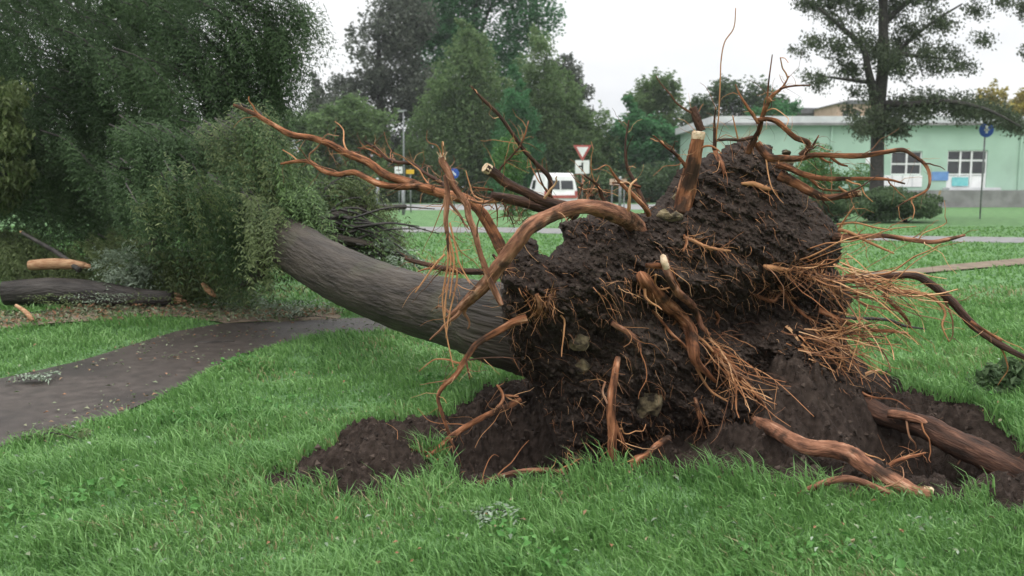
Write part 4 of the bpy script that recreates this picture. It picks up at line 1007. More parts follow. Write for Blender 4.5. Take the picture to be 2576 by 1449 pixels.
def tree_px(name, label, base_px, Yb, blobs, m, n, size, trunk_r, top_py, group=None, aspect=0.6, droop=0.0, shell=0.42, bark='barkdark', limbs=4, inner=None, upb=1.5, lean=0, plume=0.5):
    X0 = float(P(base_px, 470, Yb)[0])
    o = empty(name, (X0, Yb, 0), label, 'tree', group)
    ztop = float(P(base_px, top_py, Yb)[2])
    m_ = MB(); m_.tube([(X0, Yb, -0.1), (X0 + 0.05, Yb, ztop * 0.35), (X0 - 0.08 + lean * 0.5, Yb + 0.1, ztop * 0.7), (X0 + lean, Yb, ztop * 0.95)], [trunk_r, trunk_r * 0.8, trunk_r * 0.5, trunk_r * 0.12], 10, 0.06, True, 3)
    m_.build('trunk', M[bark], o, smooth=True)
    bl = [px_blob(b[0], b[1], Yb + (b[4] if len(b) > 4 else 0), b[2], b[3]) for b in blobs]
    for k in range(min(limbs, len(bl))):
        c = bl[k][0]; z0 = max(0.6, min(c[2] - 0.6, ztop * 0.8) * 0.75)
        s0 = np.array([X0, Yb, z0])
        mm = MB(); mm.tube([s0, (s0 + c) / 2 + np.array([0, 0, 0.3]), c], [trunk_r * 0.4, trunk_r * 0.25, trunk_r * 0.08], 7, 0.06, True, 3)
        mm.build('branch', M[bark], o, smooth=True)
    pos, u = blob_points(bl, n, shell)
    tips = []
    for c_, r_ in bl:
        for _ in range(7):
            v_ = rand_unit(1)[0]; v_[2] = abs(v_[2]) * 0.8; v_ /= np.linalg.norm(v_)
            base = c_ + v_ * r_ * 0.75; h_ = r_[2] * rng.uniform(0.5, 1.15)
            ax = np.array([v_[0] * 0.55, v_[1] * 0.5, 1.0]); ax /= np.linalg.norm(ax)
            k_ = int(plume * n / len(bl) / 7); tt = rng.random(k_)
            tips.append(base + ax * (tt * h_)[:, None] + rng.normal(size=(k_, 3)) * (0.2 * r_[0] * (1.05 - tt))[:, None])
    if plume > 0: pos = np.vstack([pos] + tips)
    pos = pos + 0.25 * size * rng.normal(size=pos.shape)
    pos[:, 2] = np.maximum(pos[:, 2], 0.05)
    leaves('crown', pos, size, M[m], o, aspect, upb, droop)
    return o
def many(px0, px1, py0, py1, n, r0, r1, seed, fn=None, flat=0.8):
    """scattered sub-crowns inside a box, kept where fn says so"""
    q = np.random.default_rng(seed); o = []
    while len(o) < n:
        a, b = q.uniform(px0, px1), q.uniform(py0, py1)
        if fn is None or fn(a, b):
            r = q.uniform(r0, r1)
            for _k in range(5):
                if fn is None or (fn(a - r * 0.75, b) and fn(a + r * 0.75, b)): break
                r *= 0.75
            if r > 0.6 * r0: o.append((a, b, r, r * flat, q.uniform(-1.5, 1.5)))
    return o
def spine(cx, top, bot, half, n=14):
    return [(cx + (k % 3 - 1) * half * 0.1, top + (bot - top) * (k / n), max(7, half * 0.62 * ((k + 0.35) / n) ** 0.8), max(14, half * 0.5 * ((k + 0.5) / n) ** 0.8), 0) for k in range(n)]
def cone(cx, top, bot, half):
    return lambda a, b: abs(a - cx) < half * max(0.03, (b - top) / (bot - top)) ** 0.75
# left background
tree_px('young_tree', 'light green tree at the far left edge behind the dark tree', -75, 12.4, [(b[0], b[1], b[2], b[3], b[4] * 0.4) for b in many(-140, 55, 240, 520, 26, 26, 50, 1)], 'fallen', 7000, 0.085, 0.1, 260, droop=0.8)
tree_px('hedge_tree', 'dense dark green tree low behind the dark feathery tree', 250, 26, many(-300, 560, -240, 520, 110, 50, 90, 61, lambda a, b: a < 560 - max(0, -b) * 0.1), 'bush', 30000, 0.2, 0.2, -100)
tree_px('pine_tree', 'narrow green tree between the dark tree and the white sky', 690, 30, many(610, 730, 200, 520, 60, 18, 34, 2, cone(685, 190, 460, 62)) + spine(685, 190, 460, 62), 'willow', 6500, 0.16, 0.2, 215, droop=0.5)
# middle background row
tree_px('poplar_tree', 'slim grey-green pointed tree leftmost of the middle background row', 800, 84, many(735, 870, 190, 480, 60, 16, 30, 3, cone(795, 195, 460, 60)) + spine(795, 195, 460, 60), 'purple', 6500, 0.4, 0.3, 205, droop=0.6)
tree_px('copper_beech_tree', 'tall dark grey-purple tree left of the tall bright green tree', 960, 90, many(760, 1060, -10, 480, 120, 24, 50, 4, lambda a, b: a > 925 - max(0, b) * 0.42 + 14 * math.sin(b / 22.0)), 'purple', 23000, 0.4, 0.5, 0, droop=0.4)
tree_px('maple_tree', 'tallest bright green tree at the middle of the background', 1200, 98, many(1010, 1385, -170, 440, 120, 40, 75, 5, lambda a, b: abs(a - 1205) < 185 + 20 * math.sin(b / 45.0) - max(0, b - 260) * 0.3), 'maple', 33000, 0.43, 0.6, -150)
tree_px('hornbeam_tree', 'pointed grey-green tree before the tallest green tree, above the sawn dark root', 1185, 80, many(980, 1380, 85, 500, 110, 24, 48, 6, cone(1178, 65, 430, 195)) + spine(1178, 65, 430, 195), 'horn', 27000, 0.31, 0.35, 95, droop=0.4)
tree_px('hornbeam_tree', 'pointed lighter green tree standing over the white van', 1370, 81, many(1200, 1540, 110, 500, 110, 24, 46, 7, cone(1362, 85, 430, 170)) + spine(1362, 85, 430, 170), 'horn', 24000, 0.31, 0.35, 115, droop=0.4)
tree_px('hornbeam_tree', 'small pointed green tree between the two larger pointed ones', 1298, 76, many(1230, 1370, 200, 480, 40, 20, 36, 71, cone(1298, 190, 430, 85)) + spine(1298, 185, 430, 85), 'maple', 11000, 0.3, 0.25, 200, droop=0.4)
tree_px('purple_plum_tree', 'dark purple tree top showing between green trees and sky', 1455, 104, many(1390, 1515, 150, 460, 44, 22, 38, 8, lambda a, b: a < 1500 - (b - 260) * 0.1 if b > 260 else a < 1440 + (b - 150) * 0.6), 'purple', 8000, 0.46, 0.35, 160)
tree_px('linden_tree', 'mid green rounded tree right behind the give-way sign', 1490, 83, many(1330, 1600, 220, 500, 80, 24, 44, 9, lambda a, b: abs(a - 1470) < 130 * max(0.03, (b - 225) / 200.0) ** 0.7) + spine(1442, 208, 430, 105), 'horn', 12000, 0.38, 0.3, 250)
tree_px('ash_tree', 'airy tree with open top left of the sawn root stump', 1640, 92, many(1585, 1700, 200, 400, 44, 18, 34, 10), 'horn', 9000, 0.36, 0.25, 205, shell=0.6)
tree_px('birch_tree', 'dense green tree below the airy one, beside the sawn root stump', 1620, 84, many(1540, 1740, 280, 505, 60, 24, 44, 11, lambda a, b: b > 300 + abs(a - 1600) * 0.4) + spine(1588, 258, 480, 80), 'maple', 15000, 0.38, 0.3, 300)
tree_px('lime_tree', 'broad grey-green tree behind the white roof of the green building', 1860, 105, many(1730, 1985, 205, 330, 46, 24, 40, 12, lambda a, b: b > 215 + ((a - 1860) / 110.0) ** 2 * 45), 'bush', 8500, 0.45, 0.4, 215)
tree_px('garden_tree', 'small bright green tree peeping over the roof left of the tall right-hand tree', 1965, 90, many(1900, 2000, 265, 330, 12, 20, 30, 13), 'maple', 2200, 0.4, 0.2, 280)
tree_px('yellowing_tree', 'yellowing tree behind the roof at the right edge', 2530, 95, many(2470, 2640, 245, 320, 18, 22, 36, 14), 'yellow', 3200, 0.45, 0.25, 250)
tree_px('park_tree', 'mid green tree low between the dark tree and the dark grey-purple tree', 760, 76, many(620, 960, 260, 500, 80, 26, 46, 21, lambda a, b: b > 285 + 25 * math.sin(a / 38.0)), 'horn', 19000, 0.34, 0.3, 330)
# dark hedge line behind the road
hd = empty('hedge', (-6.0, 80, 0), 'long dark hedge along the road behind the white van', 'hedge')
hb = [px_blob(a, rng.uniform(430, 500), 80 + rng.uniform(-1, 1), rng.uniform(40, 60), rng.uniform(30, 45)) for a in range(620, 1760, 26)]
pos, u = blob_points(hb, 16000, 0.45); pos[:, 2] = np.maximum(pos[:, 2], 0.05)
leaves('foliage', pos, 0.36, M['bush'], hd)

# big open tree in front of the green building
rt = empty('roadside_tree', tuple(P(2205, 470, 40) * np.array([1, 1, 0])), 'tall open-crowned dark tree standing before the green building', 'tree')
def limb_m(pts, name='branch', m='barkdark', n=9):
    return limb(pts, rt, m, name, n)
limb_m([(2205, 566, 40, 21), (2206, 440, 40, 17), (2208, 330, 40, 16.5), (2212, 250, 40, 16), (2220, 180, 40, 14), (2222, 100, 40, 12), (2222, 0, 40, 10), (2225, -160, 40, 6)], 'trunk', n=14)
limb_m([(2198, 262, 40, 12), (2195, 222, 39.8, 10), (2185, 180, 39.5, 9), (2170, 120, 39.4, 7), (2130, 80, 39.2, 6), (2060, 20, 39, 3)])
limb_m([(2222, 190, 40, 8), (2270, 120, 40.2, 6), (2340, 60, 40.5, 4), (2420, 10, 40.5, 2)])
limb_m([(2215, 260, 40, 9), (2290, 262, 39, 7), (2380, 255, 38.5, 6), (2480, 275, 38, 4), (2570, 320, 38, 2)])
limb_m([(2222, 60, 40, 8), (2290, 0, 40, 6), (2390, -60, 40, 3)])
limb_m([(2210, 210, 40, 6), (2130, 200, 39.5, 4), (2060, 190, 39, 2)])
limb_m([(2205, 300, 40, 6), (2180, 310, 39.2, 4), (2160, 330, 39, 2)])
limb_m([(2222, 130, 40, 7), (2300, 140, 39.5, 5), (2400, 150, 39.3, 2)])
RB = [(2060, 10, 50, 22), (2010, 25, 40, 14), (2120, 0, 60, 30), (2180, 30, 50, 28), (2100, 60, 45, 20), (2040, 110, 40, 18), (2000, 130, 25, 12), (2110, 130, 50, 26), (2160, 110, 40, 30), (2150, 170, 55, 26), (2080, 200, 45, 14), (2040, 210, 30, 10), (2170, 220, 35, 20),
      (2260, 20, 50, 30), (2320, -10, 60, 25), (2300, 70, 55, 22), (2380, 60, 50, 22), (2250, 110, 40, 30), (2310, 130, 50, 22), (2390, 130, 45, 20), (2360, 170, 60, 18), (2270, 170, 45, 25), (2430, 170, 45, 14), (2460, 110, 40, 14), (2450, 20, 45, 16), (2520, 0, 40, 16),
      (2300, 262, 60, 22), (2370, 262, 60, 26), (2440, 275, 60, 26), (2250, 270, 40, 26), (2510, 290, 50, 24), (2560, 310, 40, 22), (2600, 335, 40, 20), (2170, 320, 40, 22), (2215, 300, 45, 28), (2240, 320, 40, 22), (2150, 290, 25, 14),
      (2330, 268, 60, 24), (2410, 272, 60, 26), (2480, 285, 55, 26), (2540, 305, 50, 24), (2280, 280, 45, 28), (2225, 300, 45, 34), (2180, 320, 40, 26), (2250, 330, 30, 22), (2240, 140, 50, 40), (2200, 120, 50, 40), (2200, -60, 120, 60), (2340, -110, 100, 50), (2080, -90, 90, 50), (2220, -180, 120, 60), (2440, -60, 70, 40), (2590, 130, 25, 20), (2560, 20, 30, 30)]
pos, u = blob_points([px_blob(a + rng.uniform(-22, 22), b + rng.uniform(-14, 14), 40 + rng.uniform(-1.6, 1.6), c * rng.uniform(0.7, 1.1), d_ * rng.uniform(1.0, 1.5)) for a, b, c, d_ in RB for _k in range(2)], 48000, 0.75)
pos = pos + rng.normal(0, 0.09, pos.shape); pos[:, 2] -= 0.25 * u[:, 0]
leaves('crown', pos, 0.14, M['willow'], rt, 0.5, 0.3, 0.4)

# bushes in front of the building, weeds at the right edge
def bush(name, label, px, py, Yv, rx, ry, m, n, size, group=None, cat='bush'):
    c = P(px, py, Yv)
    o = empty(name, (float(c[0]), float(Yv), 0), label, cat, group)
    q = np.random.default_rng(int(px + py))
    bl = [px_blob(px + q.uniform(-0.6, 0.6) * rx, py + q.uniform(-0.4, 0.75) * ry, Yv + q.uniform(-0.4, 0.4) * rx * Yv / F, rx * q.uniform(0.3, 0.5), ry * q.uniform(0.3, 0.55)) for _ in range(12)]
    pos, u = blob_points(bl, n, 0.45); pos[:, 2] = np.maximum(pos[:, 2], 0.02)
    leaves('foliage', pos, size, M[m], o)
    mm = MB()
    for k in range(6):
        e = bl[k][0] * np.array([1, 1, 0.7]); s0 = np.array([c[0] + q.uniform(-0.1, 0.1), Yv, -0.03])
        mm = MB(); mm.tube([s0, (s0 + e) / 2, e], [0.03, 0.02, 0.006], 6, 0, True, 2); mm.build('stem', M['barkdark'], o, smooth=True)
    return o
bush('bush', 'rounded dark green bush under the white wall panels', 2285, 500, 38, 135, 50, 'bush', 9500, 0.14)
bush('bush', 'dark green bush under the curved root with the orange snapped tip', 2110, 510, 38, 140, 50, 'bush', 9000, 0.14)
bush('bush', 'bright leafy bush against the green wall left of the tall tree', 2110, 475, 54, 95, 75, 'bright', 7000, 0.17)
bush('bush', 'tall bright bush behind the top of the root plate', 2020, 435, 52, 90, 125, 'bright', 7500, 0.17)
bush('bush', 'yellow-green shrub above the sawn dark root', 1290, 435, 46, 60, 125, 'bright', 4000, 0.14)
bush('weed_clump', 'dark broad-leaved weeds in the grass at the right edge', 2530, 960, 6.9, 95, 85, 'bush', 1400, 0.075, cat='weeds')

# ------------------------------------------------------------------ green building
BY = 66.0
def bp(px, py, Yv=BY): return P(px, py, Yv)
xL = float(bp(1800, 400)[0]); xR = float(bp(3050, 400)[0])
zT = float(bp(2000, 312)[2]); zR = float(bp(2000, 293)[2]); zP = float(bp(2000, 478)[2])
bd = empty('green_building', ((xL + xR) / 2, BY, 0), 'long low mint green building with pale flat roof edge', 'building')
def xz(px, py): p = bp(px, py); return float(p[0]), float(p[2])
m_ = MB()
# wall cut round its openings: strips
OPEN = [(2243, 380, 2318, 440), (2385, 378, 2480, 476)]
m_.box(xL, xR, BY + 0.3, BY + 14, 0, zT)
cur = xL
for (a, b, c, d2) in OPEN:
    x0, z1 = xz(a, b); x1, z0 = xz(c, d2)
    m_.box(cur, x0, BY, BY + 0.3, 0, zT)
    m_.box(x0, x1, BY, BY + 0.3, z1, zT)
    m_.box(x0, x1, BY, BY + 0.3, 0, z0)
    cur = x1
m_.box(cur, xR, BY, BY + 0.3, 0, zT)
m_.build('wall', M['wall'], bd)
m_ = MB(); m_.box(xL - 0.4, xR + 0.4, BY - 0.35, BY + 14.4, zT + 0.004, zR); rf = m_.build('roof', M['fascia'], bd)
m_ = MB(); m_.box(xL - 0.4, xR + 0.4, BY - 0.47, BY - 0.353, zT - 0.12, zT + 0.06); m_.build('gutter', M['plinth'], rf)
for a in (2089, 2565):
    x0, _ = xz(a, 400); m_ = MB(); m_.tube([(x0, BY - 0.1, zT - 0.1), (x0, BY - 0.1, 0.1)], [0.09, 0.09], 8, 0, True, 1); m_.build('drainpipe', M['wall'], bd)
m_ = MB(); m_.box(float(bp(2180, 480)[0]), xR, BY - 2.2, BY - 0.004, 0, zP + 0.0); m_.build('plinth', M['plinth'], bd)
m_ = MB(); m_.box(xz(2372, 470)[0], xz(2500, 470)[0], BY - 1.0, BY - 0.01, zP + 0.003, zP + 0.18); m_.build('step', M['fascia'], bd)
def window(px0, py0, px1, py1, cols, rows, name='window', door=False):
    x0, z1 = xz(px0, py0); x1, z0 = xz(px1, py1)
    fr = MB(); t = 0.09
    fr.box(x0 + 0.004, x1 - 0.004, BY + 0.1, BY + 0.2, z1 - t, z1 - 0.004); fr.box(x0 + 0.004, x1 - 0.004, BY + 0.1, BY + 0.2, z0 + 0.004, z0 + t)
    fr.box(x0 + 0.004, x0 + t, BY + 0.103, BY + 0.197, z0 + t, z1 - t); fr.box(x1 - t, x1 - 0.004, BY + 0.103, BY + 0.197, z0 + t, z1 - t)
    for c in cols:
        xc = x0 + (x1 - x0) * c; fr.box(xc - t * 0.7, xc + t * 0.7, BY + 0.107, BY + 0.193, z0 + t, z1 - t)
    for r in rows:
        zc = z0 + (z1 - z0) * r; fr.box(x0 + t, x1 - t, BY + 0.11, BY + 0.19, zc - t * 0.6, zc + t * 0.6)
    o = fr.build(name, M['white'], bd)
    cs = [0] + list(cols) + [1]; rs = [0] + list(rows) + [1]
    for i in range(len(cs) - 1):
        for j in range(len(rs) - 1):
            mm = MB(); mm.box(x0 + (x1 - x0) * cs[i] + 0.1, x0 + (x1 - x0) * cs[i + 1] - 0.1, BY + 0.14, BY + 0.16, z0 + (z1 - z0) * rs[j] + 0.1, z0 + (z1 - z0) * rs[j + 1] - 0.1)
            mm.build('panel' if (door and j == 0) else 'pane', M['white'] if (door and j == 0) else M['glass'], o)
    return o
window(2243, 380, 2318, 440, [0.52], [0.46])
window(2385, 378, 2480, 476, [0.34, 0.62], [0.38, 0.74], 'entrance_door', True)
def slab(px0, py0, px1, py1, yoff, th, m, name, parent=None):
    x0, z1 = xz(px0, py0); x1, z0 = xz(px1, py1)
    mm = MB(); mm.box(x0, x1, BY - yoff - th, BY - yoff, z0, z1); return mm.build(name, m, parent)
slab(2216, 441, 2318, 470, 0.01, 0.05, M['white'], 'wall_panel', bd)
for px_ in (2242, 2268, 2293):
    slab(px_, 441.5, px_ + 2, 469.5, 0.064, 0.02, M['fascia'], 'batten', bd)
slab(2178, 395, 2196, 412, 0.01, 0.05, M['white'], 'wall_panel', bd)
o = slab(2343, 432, 2384, 454, 0.03, 0.03, M['banner'], 'banner'); tag(o, 'blue banner hung on the wall beside the entrance', 'banner')
o = slab(2396, 446, 2436, 468, -0.06, 0.02, M['turq'], 'poster'); tag(o, 'turquoise poster on the white entrance door', 'poster')
# houses behind
def house(name, label, px0, px1, py_top, Yv, m, roof_py=None):
    x0 = float(P(px0, 400, Yv)[0]); x1 = float(P(px1, 400, Yv)[0]); z1 = float(P(0, py_top, Yv)[2])
    o = empty(name, ((x0 + x1) / 2, Yv, 0), label, 'building')
    mm = MB(); mm.box(x0, x1, Yv, Yv + 9, 0, z1); mm.build('wall', m, o)
    mm = MB(); h = 0.5 if roof_py is None else float(P(0, roof_py, Yv)[2]) - z1
    mm.prism([(x0 - 0.4, z1 + 0.004), (x1 + 0.4, z1 + 0.004), (x1 - (x1 - x0) * 0.25, z1 + h), (x0 + (x1 - x0) * 0.25, z1 + h)], Yv - 0.4, Yv + 9.4)
    mm.build('roof', M['rooftile'], o)
    for k in range(3):
        xa = x0 + (x1 - x0) * (0.15 + 0.28 * k)
        mm = MB(); mm.box(xa, xa + (x1 - x0) * 0.14, Yv - 0.03, Yv - 0.004, z1 - 2.0, z1 - 0.8); mm.build('window', M['glass'], o)
    return o
house('orange_house', 'pale orange house showing above the roof left of the tall tree', 2100, 2200, 262, 120, M['orange'])
house('grey_house', 'low grey roofed house behind the green building', 1985, 2075, 286, 130, M['plinth'], 272)

# ------------------------------------------------------------------ street furniture and van
def pole_sign(name, label, px, py, Yv, kind, dia_px, base=True, cat='road sign'):
    c = P(px, py, Yv); s = Yv / F; r = dia_px / 2 * s
    x, z = float(c[0]), float(c[2])
    o = empty(name, (x, Yv, 0), label, cat)
    mm = MB(); mm.tube([(x, Yv + 0.05, -0.1), (x, Yv + 0.05, z + r * 0.8)], [0.04, 0.04], 8, 0, True, 1); mm.build('pole', M['metal'], o, smooth=True)
    return o, x, z, r
def disc(x, z, r, y, th, m, name, parent, n=24):
    mm = MB(); mm.prism([(x + r * math.cos(2 * math.pi * k / n), z + r * math.sin(2 * math.pi * k / n)) for k in range(n)], y - th, y); return mm.build(name, m, parent)
# give-way triangle with a plate below
o, x, z, r = pole_sign('give_way_sign', 'white give-way triangle with red border and a plate below, right of the van', 1465, 382, 50, 'tri', 44)
def tri(rr_): return [(x, z - rr_ * 1.1), (x + rr_ * 1.05, z + rr_ * 0.75), (x - rr_ * 1.05, z + rr_ * 0.75)]
mm = MB(); mm.prism(tri(r), 49.94, 49.97); tb = mm.build('triangle', M['red'], o)
zc = z + r * 0.1
mm = MB(); mm.prism([(x, zc - r * 0.72), (x + r * 0.66, zc + r * 0.43), (x - r * 0.66, zc + r * 0.43)], 49.925, 49.936); mm.build('face', M['white'], tb)
zb = float(P(0, 420, 50)[2]); hw = 22 * 50 / F
mm = MB(); mm.box(x - hw * 0.8, x + hw * 0.8, 49.94, 49.97, zb - hw * 0.75, zb + hw * 0.75); pb = mm.build('plate', M['white'], o)
mm = MB(); mm.box(x - 0.05, x + 0.05, 49.925, 49.936, zb - hw * 0.5, zb + hw * 0.5); mm.box(x - 0.2, x - 0.05, 49.925, 49.936, zb - 0.02, zb + 0.08); mm.build('priority_mark', M['rubber'], pb)
# blue round signs
o, x, z, r = pole_sign('cycle_path_sign', 'round blue sign with white figure on a grey pole before the green building', 2480, 327, 42, 'disc', 36)
db = disc(x, z, r, 41.96, 0.03, M['blue'], 'disc', o)
mm = MB(); mm.box(x - 0.05, x + 0.05, 41.915, 41.926, z - r * 0.45, z + r * 0.25); mm.box(x - 0.12, x + 0.12, 41.915, 41.9255, z - r * 0.1, z + r * 0.12); mm.build('symbol', M['white'], db)
disc(x, z + r * 0.45, 0.07, 41.926, 0.01, M['white'], 'symbol', db, 12)
o, x, z, r = pole_sign('keep_right_sign', 'small round blue sign behind the upright pinkish root', 1142, 436, 52, 'disc', 26)
db = disc(x, z, r, 51.96, 0.03, M['blue'], 'disc', o)
mm = MB(); mm.prism([(x - r * 0.5, z + r * 0.35), (x - r * 0.3, z + r * 0.5), (x + r * 0.5, z - r * 0.3), (x + r * 0.3, z - r * 0.45)], 51.915, 51.926); mm.build('arrow', M['white'], db)
o, x, z, r = pole_sign('info_sign', 'white panel beside a small yellow sign left of the long roots', 1003, 428, 52, 'plate', 19)
mm = MB(); mm.box(x - r, x + r, 51.93, 51.96, z - r * 0.9, z + r * 0.9); pn = mm.build('panel', M['white'], o)
mm = MB(); mm.box(x - r * 0.6, x + r * 0.6, 51.918, 51.926, z - r * 0.1, z + r * 0.1); mm.build('print_line', M['rubber'], pn)
o, x, z, r = pole_sign('yellow_sign', 'small yellow sign right of the white panel', 1032, 432, 52, 'plate', 20)
mm = MB(); mm.box(x - r, x + r, 51.93, 51.96, z - r * 0.55, z + r * 0.55); pn = mm.build('plate', M['signyellow'], o)
for (px_, top, Yv, lb) in ((950, 452, 50, 'pale post leftmost below the long roots'), (1014, 470, 48, 'pale post beneath the white panel'), (1560, 448, 56, 'grey post right of the give-way sign')):
    x = float(P(px_, 470, Yv)[0]); z = float(P(0, top, Yv)[2])
    o = empty('post', (x, Yv, 0), lb, 'post')
    mm = MB(); mm.tube([(x, Yv, -0.05), (x, Yv, z)], [0.09, 0.09], 8, 0, True, 1); mm.build('shaft', M['metal'], o, smooth=True)
    mm = MB(); mm.tube([(x, Yv, z + 0.003), (x, Yv, z + 0.09)], [0.1, 0.05], 8, 0, True, 1); mm.build('cap', M['fascia'], o, smooth=True)
x = float(P(1017, 470, 54)[0]); z = float(P(0, 280, 54)[2])
o = empty('street_lamp', (x, 54, 0), 'thin grey street lamp before the pointed grey-green tree', 'street lamp')
mm = MB(); mm.tube([(x, 54, -0.05), (x, 54, z * 0.6), (x, 54, z)], [0.06, 0.05, 0.035], 8, 0, True, 1); mm.build('pole', M['metal'], o, smooth=True)
mm = MB(); mm.box(x - 0.34, x + 0.2, 53.92, 54.08, z + 0.003, z + 0.08); lh = mm.build('lamp_head', M['metal'], o)
mm = MB(); mm.box(x - 0.3, x + 0.05, 53.94, 54.06, z - 0.03, z + 0.001); mm.build('lamp_glass', M['white'], lh)
# small board on posts
x = float(P(1555, 470, 58)[0]); z = float(P(0, 458, 58)[2])
o = empty('notice_board', (x, 58, 0), 'small pale orange notice board right of the give-way sign', 'notice board')
mm = MB(); mm.box(x - 0.55, x + 0.55, 57.95, 58.0, z - 0.18, z + 0.2); mm.build('board', M['orange'], o)
for s_ in (-0.4, 0.4):
    mm = MB(); mm.box(x + s_ - 0.04, x + s_ + 0.04, 58.004, 58.08, -0.05, z + 0.2); mm.build('leg', M['metal'], o)
# two pale battens standing in the lawn
for (px0, py0, px1, py1, Yv, lb) in ((2343, 543, 2366, 480, 44, 'pale leaning stake before the dark bush'),):
    a = P(px0, py0, Yv); b = P(px1, py1, Yv); a[2] = -0.05
    mm = MB(); mm.tube([a, (a + b) / 2, b], [0.05, 0.05, 0.045], 6, 0.03, True, 2); ob = mm.build('stake', M['plank'])
    tag(ob, lb, 'stake')

# van, three-quarter rear view
VY = 57.0
vx = float(P(1388, 470, VY)[0])
van = empty('white_van', (vx, VY, 0), 'white van with dark rear windows and a red stripe parked on the far road', 'van', rz=R(12))
Mv = Matrix.LocRotScale(Vector((vx, VY, 0.02)), van.rotation_euler, Vector((1.08, 0.9, 0.93)))
# profile along the length (local y): front bonnet to flat back; built as width sections
prof = [(-2.45, 0.35), (-2.5, 1.0), (-2.42, 1.25), (-2.22, 2.25), (-2.0, 2.48), (0.9, 2.52), (1.35, 2.35), (1.95, 1.45), (2.4, 1.2), (2.55, 0.85), (2.5, 0.35)]
secs = [(-1.0, 0.0), (-0.96, 0.35), (-0.86, 0.9), (0.86, 0.9), (0.96, 0.35), (1.0, 0.0)]
n_ = len(prof)
V = []
for sx_, sh in ((-1.0, 0), (-0.98, 0.03), (0.98, 0.03), (1.0, 0)):
    for (yy, zz) in prof:
        tum = 0.0 if zz < 1.2 else (zz - 1.2) * 0.13
        xx = (1.0 - tum) * (1 if sx_ > 0 else -1) * (1.0 if abs(sx_) == 1.0 else 0.93)
        ins = 0.06 if abs(sx_) == 1.0 else 0.0
        cy, cz = 0.0, 1.3
        V.append(Mv @ Vector((xx, yy - ins * (1 if yy > 0 else -1), zz - (ins if zz > 2 else 0) + (ins if zz < 0.5 else 0))))
q = []
for s_ in range(3):
    for i in range(n_):
        j = (i + 1) % n_
        q.append([s_ * n_ + i, s_ * n_ + j, (s_ + 1) * n_ + j, (s_ + 1) * n_ + i])
t = [[0, i + 1, i] for i in range(1, n_ - 1)] + [[3 * n_, 3 * n_ + i, 3 * n_ + i + 1] for i in range(1, n_ - 1)]
mesh_arr('body', np.array([list(v) for v in V]), [np.array(q), np.array(t)], M['white'], van)
def vbox(name, x0, x1, y0, y1, z0, z1, m, parent=van):
    mm = MB(); mm.box(x0, x1, y0, y1, z0, z1, Mv); return mm.build(name, M[m], parent)
def vquad(name, pts, th, m, nrm):
    a = [Vector(p) for p in pts]; nn = Vector(nrm)
    V_ = [Mv @ p for p in a] + [Mv @ (p + nn * th) for p in a]
    k = len(a); qq = [[i, (i + 1) % k, k + (i + 1) % k, k + i] for i in range(k)] + [list(range(k))[::-1], list(range(k, 2 * k))]
    return mesh_arr(name, np.array([list(v) for v in V_]), np.array(qq), M[m], van)
for x0, x1 in ((-0.76, -0.04), (0.04, 0.76)):
    vquad('rear_window', [(x0, -2.40, 1.4), (x1, -2.40, 1.4), (x1 * 0.97, -2.285, 1.98), (x0 * 0.97, -2.285, 1.98)], 0.012, 'glass', (0, -1, 0.1))
for sgn in (1, -1):
    for y0, y1 in (((0.4, 1.3),) if sgn < 0 else ((-1.9, -0.9), (-0.75, 0.25), (0.4, 1.3))):
        vquad('side_window', [(sgn * 0.972, y0, 1.42), (sgn * 0.972, y1, 1.42), (sgn * 0.895, y1 - (0.15 if y1 > 1 else 0), 2.02), (sgn * 0.895, y0, 2.02)], 0.012, 'glass', (sgn, 0, 0.12))
    vbox('stripe', sgn * 1.003 - 0.01, sgn * 1.003 + 0.01, -2.3, 2.2, 0.85, 1.02, 'red')
    vbox('tail_light', sgn * 0.9 - 0.07, sgn * 0.9 + 0.07, -2.53, -2.44, 0.9, 1.3, 'red')
    for yy in (-1.6, 1.6):
        c0 = Mv @ Vector((sgn * 0.86, yy, 0.34)); c1 = Mv @ Vector((sgn * 1.03, yy, 0.34))
        mm = MB(); mm.tube([c0, c1], [0.34, 0.34], 18, 0, True, 1); wh = mm.build('wheel', M['rubber'], van)
        c0 = Mv @ Vector((sgn * 1.0, yy, 0.34)); c1 = Mv @ Vector((sgn * 1.045, yy, 0.34))
        mm = MB(); mm.tube([c0, c1], [0.2, 0.19], 14, 0, True, 1); mm.build('rim', M['metal'], wh)
vbox('stripe', -0.93, 0.93, -2.535, -2.512, 0.82, 1.02, 'red')
vbox('bumper', -0.95, 0.95, -2.62, -2.515, 0.36, 0.62, 'metal')
vquad('windscreen', [(-0.85, 1.47, 2.24), (0.85, 1.47, 2.24), (0.88, 1.95, 1.53), (-0.88, 1.95, 1.53)], 0.015, 'glass', (0, 0.83, 0.55))

# ------------------------------------------------------------------ broken logs, sticks and litter
def thing_tube(name, label, cat, pts, m, n=12, rough=0.08, cuts=(), cutmat='split', cutname='torn_end', group=None):
    w = np.array([P(a, b, c) for a, b, c, r_ in pts]); r = np.array([r_ * c / F for a, b, c, r_ in pts])
    V, q, t = tube(w, r, n, rough, True, 5)
    o = mesh_arr(name, V, [np.array(q), np.array(t)], M[m], smooth=True, grain=last_grain); tag(o, label, cat, group)
    for e in cuts:
        a_, b_ = (w[0], w[1]) if e == 0 else (w[-1], w[-2]); rr_ = r[0] if e == 0 else r[-1]
        dr = (a_ - b_) / np.linalg.norm(a_ - b_)
        mm = MB()
        for k in range(9):
            off = rand_unit(1)[0] * rr_ * 0.6
            mm.tube([a_ + off - dr * rr_ * 0.5, a_ + off + dr * rr_ * rng.uniform(0.3, 1.6)], [rr_ * 0.42, rr_ * 0.12], 5, 0.2, True, 1)
        mm.build(cutname, M[cutmat], o)
    return o
